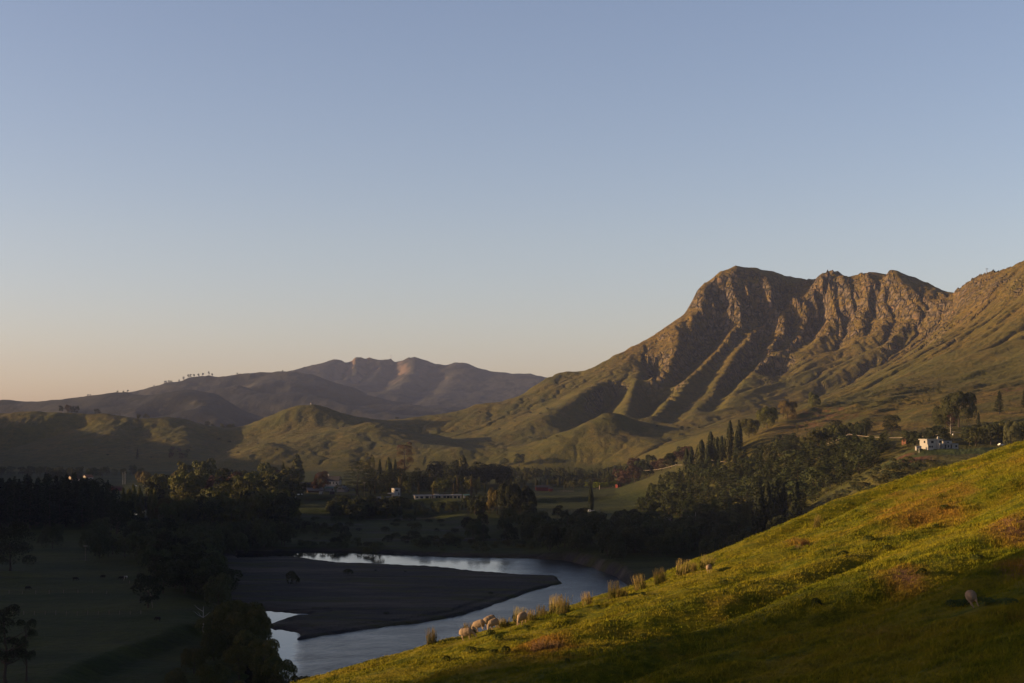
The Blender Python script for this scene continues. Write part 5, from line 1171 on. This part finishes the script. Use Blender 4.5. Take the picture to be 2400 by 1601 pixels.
shrubs(16, lambda: G(U(2150, 2262), U(776, 783)), 3, (0.9, 2.0), 'garden_shrub', 'low garden shrub along the front of the white house', 'shrubs before the white house', ('shade', 'scrub'), (0.9, 1.4))
# hill crest trees
for px, d, h, w, lab in ((143, 2432, 13, 0.8, 'left tree of the clump on the left hill crest'), (160, 2436, 15, 0.9, 'reddish tree of the clump on the left hill crest'), (170, 2432, 13, 0.8, 'middle tree of the clump on the left hill crest'), (180, 2436, 14, 0.8, 'right tree of the clump on the left hill crest'), (227, 2430, 10, 1.15, 'round dark tree alone on the left hill crest')): one('broad', 'russet' if px == 160 else 'dark', px, d, h, 'crest_tree', lab, w)
many(4, lambda: G(U(322, 350), U(2425, 2440)), 4, [('broad', 'broad')], (6, 9), 'crest_tree', 'small pale tree in the dip of the left hill crest', 'pale trees in the dip', single=True)
many(6, lambda: G(U(480, 552), U(2470, 2500)), 8, [('broad', 'broad'), ('broad', 'shade')], (8, 11), 'crest_tree', 'small tree on the saddle left of the round hill', 'trees on the saddle', single=True)
one('broad', 'shade', 1217, 1920, 17, 'hill_tree', 'round dark tree at the foot of the small hill', 1.05, 2); one('broad', 'shade', 1181, 1935, 11, 'hill_tree', 'lower dark tree left of the round one at the hill foot', 1.3, 2); one('pine', 'dark', 322, 2080, 17, 'hill_tree', 'dark pine low on the shaded left hill', 1.2, 0)
many(7, box(395, 445, 2080, 2190), 8, [('broad', 'russet'), ('broad', 'shade')], (6, 10), 'hill_tree', 'purplish bush low on the shaded left hill', 'purplish bushes on the left hill', single=True, det=0)
for px, d, h, w in ((362, 6300, 13, 1.0), (388, 6300, 26, 0.9), (396, 6310, 28, 0.8), (400, 6300, 22, 1.0), (430, 6300, 26, 0.7), (441, 6300, 27, 0.6), (447, 6310, 25, 0.7), (455, 6300, 22, 0.8), (466, 6300, 24, 0.8), (476, 6310, 22, 0.9), (488, 6300, 30, 0.5), (497, 6310, 22, 0.7), (420, 6305, 20, 0.8), (557, 6300, 13, 1.2), (664, 6300, 12, 1.3), (275, 4850, 13, 1.0), (300, 4850, 13, 1.1), (205, 4850, 12, 1.0), (290, 4860, 12, 1.0), (212, 4850, 10, 1.0)):
    tree('broad', 'dark', Gfar(px, d), h*0.62, 'far_tree', 'tiny dark tree on the far hazy skyline', 'tree', 'trees on the far skyline', 0, w, single=True)
shrubs(80, lambda: (lambda q: q if q is not None and q.z > -46 else None)(G(U(60, 1640), U(1960, 2620))), 16, (1.6, 4.2), 'hill_bush', 'small dark bush scattered on the middle grass hills', 'bushes on the middle hills', ('scrub', 'shade', 'dark'), (0.8, 1.3))
# dead trees
def dead(px, d, h, label, seed):
    rs = np.random.RandomState(seed); o = empty('dead_tree', G(px, d), rs.uniform(0, 6), label, 'tree')
    link('trunk', np_mesh('dead_trunk', *tube([(0, 0, -0.4), (0.1, 0, h*0.3), (0, 0.1, h*0.62), (0.12, 0, h)], [h*0.035, h*0.028, h*0.02, h*0.006], 7)), M_DEAD, o)
    for k in range(4):
        a = rs.uniform(0, 6.28); z = h*rs.uniform(0.5, 0.8); L = h*rs.uniform(0.25, 0.42); e = np.array([math.cos(a)*L, math.sin(a)*L, z+L*0.7])
        link('branch', np_mesh('dead_branch', *tube([(0.03, 0.05, z), ((e[0])*0.5, e[1]*0.5, z+L*0.28), e], [h*0.014, h*0.01, h*0.003], 5)), M_DEAD, o)
dead(476, 432, 8.0, 'bleached dead tree standing over the gully', 4); dead(1630, 812, 11, 'white forked dead tree below the young conifers', 9); dead(372, 560, 8, 'grey dead snag in the thicket by the paddock', 12)
# ------------------------------------------------------------------ sheep, cattle, grass and weeds of the foreground
def ellipsoid(bm, c, r, rot=(0, 0, 0), seg=20):
    m = Matrix.Translation(c) @ Matrix.Rotation(rot[2], 4, 'Z') @ Matrix.Rotation(rot[1], 4, 'Y') @ Matrix.Rotation(rot[0], 4, 'X') @ Matrix.Diagonal((*r, 1))
    bmesh.ops.create_uvsphere(bm, u_segments=seg, v_segments=14, radius=1.0, matrix=m)
def limb(bm, pts_):
    for (a, ra), (b, rb) in zip(pts_[:-1], pts_[1:]):
        a, b = Vector(a), Vector(b); n = max(2, int((b-a).length/0.03))
        for k in range(n+1):
            t = k/n; r = ra+(rb-ra)*t; bmesh.ops.create_icosphere(bm, subdivisions=2, radius=r, matrix=Matrix.Translation(a.lerp(b, t)))
def fuse(bm, name, voxel, smooth=4):
    """one continuous skin over the joined shapes"""
    me = bpy.data.meshes.new(name); bm.to_mesh(me); bm.free(); o = bpy.data.objects.new(name, me); COL.objects.link(o)
    r = o.modifiers.new('skin', 'REMESH'); r.mode = 'VOXEL'; r.voxel_size = voxel; r.use_smooth_shade = True
    s = o.modifiers.new('soft', 'SMOOTH'); s.factor = 0.5; s.iterations = smooth
    dg = bpy.context.evaluated_depsgraph_get(); out = bpy.data.meshes.new_from_object(o.evaluated_get(dg)); out.name = name
    bpy.data.objects.remove(o); bpy.data.meshes.remove(me)
    for p in out.polygons: p.use_smooth = True
    return out
def sheep_mesh(head, step, name):
    """head: 'graze' down to the grass or 'side' turned; step shifts the legs; +x is forwards"""
    bm = bmesh.new()
    ellipsoid(bm, (0, 0, 0.66), (0.52, 0.31, 0.32)); ellipsoid(bm, (-0.24, 0, 0.68), (0.32, 0.305, 0.31)); ellipsoid(bm, (0.26, 0, 0.64), (0.29, 0.285, 0.30)); ellipsoid(bm, (0.0, 0, 0.54), (0.44, 0.28, 0.24))
    yh = 0.0 if head == 'graze' else 0.16
    limb(bm, [((0.36, 0, 0.72), 0.19), ((0.56, yh*0.4, 0.56), 0.135), ((0.68, yh*0.8, 0.36), 0.10)])
    limb(bm, [((0.68, yh*0.8, 0.36), 0.092), ((0.76, yh, 0.22), 0.072), ((0.80, yh*1.1, 0.11), 0.048)])
    for s in (-1, 1):
        limb(bm, [((0.655, yh*0.8+s*0.07, 0.37), 0.026), ((0.62, yh*0.8+s*0.15, 0.355), 0.030), ((0.60, yh*0.8+s*0.20, 0.33), 0.014)])
        f = step*s*0.09
        limb(bm, [((0.28, s*0.13, 0.55), 0.10), ((0.29+f*0.5, s*0.135, 0.32), 0.052), ((0.28+f, s*0.135, 0.16), 0.036), ((0.29+f, s*0.135, 0.02), 0.040)])
        limb(bm, [((-0.30, s*0.14, 0.60), 0.155), ((-0.27-f*0.4, s*0.15, 0.42), 0.095), ((-0.40-f, s*0.145, 0.27), 0.045), ((-0.37-f, s*0.145, 0.13), 0.034), ((-0.36-f, s*0.145, 0.02), 0.038)])
    limb(bm, [((-0.49, 0, 0.76), 0.055), ((-0.56, 0, 0.62), 0.045), ((-0.55, 0, 0.48), 0.03)])
    me = fuse(bm, name, 0.021, 3)
    co = np.empty(len(me.vertices)*3, np.float32); me.vertices.foreach_get('co', co); co = co.reshape(-1, 3)
    face = np.maximum(sstep(0.64, 0.68, co[:, 0])*sstep(0.40, 0.34, co[:, 2]), sstep(0.36, 0.30, co[:, 2])*(co[:, 0] < 0.6))
    n = fbm(co[:, 0]*16+co[:, 2]*9, co[:, 1]*16+co[:, 2]*7, 3, 3); nr = np.empty(len(co)*3, np.float32); me.vertices.foreach_get('normal', nr)
    co = co + nr.reshape(-1, 3)*(0.014*n*(1-face))[:, None]; me.vertices.foreach_set('co', co.ravel()); attr(me, 'face', face); me.update(); return me
def hide_mat(name, wool, skin):
    m, nt, b = mat_new(name, 0.95); g = N(nt); n = g.noise(g.obj(), 14.0, 4, 0.7)
    g.put(b.inputs['Base Color'], g.mix(g.attr('face'), g.mix(n, tuple(x*0.72 for x in wool), wool), skin)); g.put(b.inputs['Normal'], g.bump(g.noise(g.obj(), 30, 3), 0.6, 0.02)); return m
M_WOOL = hide_mat('sheep_wool', (0.37, 0.275, 0.185), (0.34, 0.245, 0.165)); M_COW = hide_mat('black_hide', (0.022, 0.02, 0.018), (0.02, 0.018, 0.016)); M_PIED = hide_mat('pied_hide', (0.5, 0.48, 0.45), (0.05, 0.045, 0.04))
SHEEP = [sheep_mesh('graze', 0.6, 'sheep'), sheep_mesh('side', -0.8, 'sheep'), sheep_mesh('graze', -0.2, 'sheep')]
for me in SHEEP: me.materials.append(M_WOOL)
def slope_z(x, y, e=0.35): return Vector((-(H_fore(np.array([x+e]), np.array([y]))[0]-H_fore(np.array([x-e]), np.array([y]))[0])/(2*e), -(H_fore(np.array([x]), np.array([y+e]))[0]-H_fore(np.array([x]), np.array([y-e]))[0])/(2*e), 1)).normalized()
SPOTS = []
def sheep(px, py, deg, k, s, label, far=None):
    p = far or Pf(px, py); o = bpy.data.objects.new('sheep', SHEEP[k]); COL.objects.link(o)
    up = slope_z(p.x, p.y) if far is None else Vector((0, 0, 1)); f = Vector((math.cos(math.radians(deg)), math.sin(math.radians(deg)), 0)); f = (f-up*f.dot(up)).normalized()
    f = (f*1.0); y = up.cross(f); m = Matrix((f, y, up)).transposed().to_4x4(); m.translation = p+up*0.06; o.matrix_world = m @ Matrix.Scale(s, 4)
    SPOTS.append((p.x, p.y)) if far is None else None
    return tag(o, label, 'sheep', 'sheep grazing on the foreground hill' if far is None else 'sheep on the far flat')
sheep(1096, 1501, -12, 0, 0.90, 'lowest grazing sheep, facing right with its dark rump to the left')
sheep(1127, 1477, 168, 1, 0.84, 'sheep grazing head down beyond the lowest sheep')
sheep(1152, 1472, 205, 2, 0.94, 'larger sheep standing behind its smaller neighbour')
sheep(1160, 1477, 218, 0, 0.82, 'smaller sheep in front of the larger one, feeding downhill')
sheep(1224, 1464, 240, 2, 0.88, 'rightmost sheep of the lit group, apart beside tall weeds')
sheep(2289, 1425, 75, 1, 0.80, 'lone grey sheep standing in the shadow at right')
sheep(1664, 1343, 60, 2, 0.62, 'sheep half hidden in weeds on the brow')
for k in range(7):
    q = G(1176+k*4.5+rnd.uniform(-1, 1), 1885+rnd.uniform(-12, 12)); sheep(0, 0, rnd.uniform(0, 360), k % 3, 1.2, 'tiny white sheep in the flock on the far grassy flat', far=q)
def cow_mesh():
    bm = bmesh.new()
    ellipsoid(bm, (0, 0, 1.0), (0.82, 0.36, 0.40)); ellipsoid(bm, (-0.5, 0, 1.06), (0.40, 0.33, 0.36)); ellipsoid(bm, (0.5, 0, 1.02), (0.42, 0.33, 0.42)); ellipsoid(bm, (0, 0, 0.85), (0.65, 0.33, 0.32))
    limb(bm, [((0.72, 0, 1.12), 0.27), ((1.02, 0, 0.92), 0.19), ((1.22, 0, 0.58), 0.15)]); limb(bm, [((1.22, 0, 0.58), 0.145), ((1.32, 0, 0.36), 0.11), ((1.36, 0, 0.20), 0.085)])
    for s in (-1, 1):
        limb(bm, [((1.15, s*0.12, 0.66), 0.05), ((1.10, s*0.29, 0.64), 0.05)])
        limb(bm, [((0.52, s*0.2, 0.8), 0.16), ((0.53, s*0.2, 0.48), 0.085), ((0.54+s*0.05, s*0.2, 0.24), 0.06), ((0.55+s*0.05, s*0.2, 0.03), 0.07)])
        limb(bm, [((-0.58, s*0.2, 0.9), 0.22), ((-0.55, s*0.21, 0.62), 0.13), ((-0.72-s*0.08, s*0.2, 0.42), 0.075), ((-0.68-s*0.08, s*0.2, 0.2), 0.058), ((-0.66-s*0.08, s*0.2, 0.03), 0.07)])
    limb(bm, [((-0.86, 0, 1.22), 0.05), ((-0.98, 0, 0.9), 0.035), ((-0.96, 0, 0.55), 0.05)])
    me = fuse(bm, 'cow', 0.04, 3); co = np.empty(len(me.vertices)*3, np.float32); me.vertices.foreach_get('co', co); co = co.reshape(-1, 3)
    attr(me, 'face', (fbm(co[:, 0]*1.7, co[:, 2]*1.7+co[:, 1], 2, 9) > 0.0).astype(float)); return me
COW = cow_mesh(); COW.materials.append(M_COW); PIED = COW.copy(); PIED.materials.clear(); PIED.materials.append(M_PIED)
for px, py, deg, me, lab in ((65, 1383, 20, COW, 'black cow feeding nearest the paddock fence'), (176, 1361, 10, COW, 'black cow feeding in the middle of the paddock'), (242, 1356, 175, COW, 'black cow standing sideways left of the bank fence'), (285, 1359, 200, COW, 'black cow close beside the pied cow'), (294, 1358, 170, PIED, 'black and white cow at the paddock edge'), (370, 1456, 160, COW, 'black cow on the right side of the near paddock')):
    o = bpy.data.objects.new('cow', me); COL.objects.link(o); o.location = Pt(px, py); o.rotation_euler = (0, 0, math.radians(deg)); tag(o, lab, 'cow', 'cattle in the paddock')

# ---- grass
def grass():
    rs = np.random.RandomState(5); n = 210000
    d = np.exp(rs.uniform(math.log(40), math.log(205), n)); u = rs.uniform(-0.16, 0.40, n); x = u*d; y = d
    ok = (x-BX)*NX+(y-BY)*NY < 14; x, y = x[ok], y[ok]; n = len(x)
    z = H_fore(x, y); dry = dryness(x, y); big = np.clip(0.5+0.9*fbm(x/4.5, y/4.5, 3, 701)+0.4*fbm(x/1.2, y/1.2, 2, 702), 0, 1.5)
    hgt = (0.06+0.11*big+0.07*np.clip(dry, 0, 1))*rs.uniform(0.6, 1.3, n); nb = 5; V = np.empty((n, nb, 3, 3), np.float32)
    for sx, sy in SPOTS: hgt = hgt*(1-0.8*np.exp(-((x-sx)**2+(y-sy)**2)/2.2))
    for k in range(nb):
        a = rs.uniform(0, 2*math.pi, n); off = rs.normal(0, 0.10, (n, 2)); h = hgt*rs.uniform(0.6, 1.15, n); wd = (0.008+0.00012*y)*rs.uniform(0.8, 1.5, n); lean = rs.normal(0.0, 0.35, (n, 2))*h[:, None]+np.array([0.06, 0.02])*h[:, None]
        bx = x+off[:, 0]; by = y+off[:, 1]; bz = z+0.298*off[:, 0]-0.0567*off[:, 1]-0.02
        V[:, k, 0] = np.stack([bx-np.cos(a)*wd, by-np.sin(a)*wd, bz], -1); V[:, k, 1] = np.stack([bx+np.cos(a)*wd, by+np.sin(a)*wd, bz], -1); V[:, k, 2] = np.stack([bx+lean[:, 0], by+lean[:, 1], bz+h], -1)
    me = np_mesh('grass', V.reshape(-1, 3), np.arange(n*nb*3).reshape(-1, 3), smooth=False); attr(me, 'dry', np.repeat(np.clip(dry+rs.normal(0, 0.10, n), 0, 1), nb*3))
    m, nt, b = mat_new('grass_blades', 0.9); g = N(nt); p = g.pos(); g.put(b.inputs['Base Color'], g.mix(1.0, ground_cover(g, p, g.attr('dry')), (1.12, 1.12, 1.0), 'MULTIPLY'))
    b.inputs['Subsurface Weight'].default_value = 0.0
    o = link('grass', me, m); tag(o, 'rough pasture grass covering the sunlit foreground hill', 'grass', kind='stuff')
grass()
# ---- tall dry weeds along the brow
def weed_mesh(seed, n, h, spread):
    rs = np.random.RandomState(seed); st = []; hd = []
    for k in range(n):
        r = spread*math.sqrt(rs.uniform()); a = rs.uniform(0, 6.28); b = np.array([r*math.cos(a), r*math.sin(a)*0.7, -0.05]); L = h*rs.uniform(0.5, 1.05); e = b+np.array([rs.normal(0.04, 0.10)*L+0.25*b[0]*0.4, rs.normal(0, 0.10)*L, L]); m = (b+e)/2+rs.normal(0, 0.03, 3)
        st.append(tube([b, m, e], [0.014, 0.011, 0.006], 3))
        for q in range(4):
            t = rs.uniform(0.45, 1.0); c = b+(e-b)*t; hd.append((c, rs.uniform(0.05, 0.10)))
    P = np.array([c for c, s in hd]); Vh, Qh = leaf_quads(P, np.tile([0.2, -0.6, 0.4], (len(P), 1)), 0.06, rs, 0.5, 0.9)
    lo = rs.uniform(size=(n*3, 3)); B = np.stack([(lo[:, 0]-0.5)*2*spread, (lo[:, 1]-0.5)*1.4*spread, lo[:, 2]**1.6*h*0.45], -1); Vl, Ql = leaf_quads(B, np.tile([0.5, -0.7, 0.2], (len(B), 1)), 0.12, rs, 1.5, 0.8)
    return np_mesh('weed_stems', *join(st), smooth=False), np_mesh('weed_seedheads', Vh, Qh, smooth=False), np_mesh('weed_leaves', Vl, Ql, smooth=False)
M_STRAW = leaf_mat('dry_stalks', (0.20, 0.16, 0.05), (0.26, 0.20, 0.06)); M_SEED = leaf_mat('seed_heads', (0.18, 0.135, 0.05), (0.24, 0.18, 0.065)); M_WEEDLEAF = leaf_mat('weed_leaves', (0.075, 0.085, 0.014), (0.11, 0.11, 0.02)); M_RUSTY = leaf_mat('rusty_stalks', (0.20, 0.125, 0.055), (0.26, 0.16, 0.07))
WEED = [weed_mesh(3+i, 70, 1.15, 0.5) for i in range(4)]
def weed(px, py, h, w, label, k, rusty=False):
    o = empty('weed_clump', Pf(px, py), rnd.uniform(-0.4, 0.4), label, 'weeds'); a, b, c = WEED[k % 4]
    link('stems', mated(a, M_RUSTY if rusty else M_STRAW), None, o); link('seed_heads', mated(b, M_RUSTY if rusty else M_SEED), None, o); link('leaves', mated(c, M_RUSTY if rusty else M_WEEDLEAF), None, o)
    w *= U(0.65, 1.15); h *= U(0.75, 1.1); o.scale = (w, w*U(0.7, 1.2), h/1.15); o.rotation_euler = (U(-0.08, 0.08), U(0.0, 0.16), U(0, 6.28))
for k, (px, py, h, w, lab) in enumerate([(1012, 1506, 1.25, 0.85, 'yellow weed clump alone on the brow left of the sheep'), (1103, 1478, 0.9, 1.3, 'thin dry weeds behind the lowest sheep'), (1180, 1466, 0.8, 1.1, 'thin weeds between the sheep pair and the rightmost lit sheep'), (1214, 1455, 1.5, 1.0, 'tall weed clump right behind the rightmost lit sheep'), (1242, 1450, 1.1, 0.9, 'short weed clump right of the rightmost lit sheep'),
     (1270, 1444, 1.3, 0.9, 'slim weed clump left of the widest clump'), (1298, 1438, 1.7, 1.4, 'widest and densest dry weed clump on the brow'), (1318, 1434, 1.5, 1.1, 'greener right part beside the widest weed clump'), (1377, 1416, 1.2, 1.0, 'single grassy clump right of the widest clump'), (1437, 1400, 1.3, 1.1, 'clump against the water with dark leaves at its foot'),
     (1455, 1396, 0.9, 1.4, 'low leafy weeds right of the clump against the water'), (1500, 1380, 1.3, 1.3, 'feathery weed clump under the dark river bend'), (1548, 1364, 1.6, 1.4, 'tall bushy weed clump in the middle of the upper row'), (1600, 1345, 1.6, 1.4, 'leaning weed clump high in the upper row'), (1625, 1338, 1.1, 0.8, 'small clump between the leaning and topmost clumps'), (1655, 1330, 1.7, 1.2, 'topmost tall weed clump of the row on the brow'), (1912, 1236, 1.6, 0.5, 'few lone stalks on the upper brow')]):
    weed(px, py+3, h, w, lab, k)
for k, (px, py, h, w, lab) in enumerate([(1262, 1528, 0.75, 1.3, 'left half of the rusty dead weed patch on the lit slope'), (1290, 1524, 0.85, 1.4, 'right half of the rusty dead weed patch on the lit slope'), (1887, 1278, 0.6, 0.7, 'rusty tuft on the upper lit slope')]): weed(px, py, h, w, lab, k, True)
# ---- small dark plants dotted over the pasture
M_DOCK = leaf_mat('dock_leaves', (0.035, 0.05, 0.010), (0.05, 0.065, 0.014)); ML['dock'] = M_DOCK; ML['thistle'] = leaf_mat('thistle_leaves', (0.05, 0.075, 0.022), (0.07, 0.10, 0.03))
for px, py in [(1105, 1530), (1045, 1550), (1150, 1492), (1236, 1477), (1160, 1535), (1320, 1448), (1400, 1428), (1508, 1396), (1330, 1555), (1510, 1498), (2035, 1270), (2080, 1290), (2215, 1195), (2195, 1238), (2290, 1315), (1915, 1423), (1975, 1305), (1700, 1370), (2160, 1350), (1170, 1502), (1185, 1533)]:
    tree('shrub', 'dock', Pf(px, py), U(0.28, 0.6), 'dock_plant', 'small dark leafy plant dotted on the pasture', 'plant', 'dark plants on the pasture', 1, U(0.7, 1.3), single=True, sink=0.03)
for px, py, lab in ((2238, 1424, 'left pale thistle in the shade beside the lone grey sheep'), (2258, 1422, 'pale thistle touching the lone grey sheep from the left'), (2310, 1418, 'pale thistle right of the lone grey sheep'), (2370, 1422, 'pale thistle near the right edge in the shade')):
    tree('shrub', 'thistle', Pf(px, py), 0.38, 'thistle', lab, 'plant', None, 1, 1.5, sink=0.02)
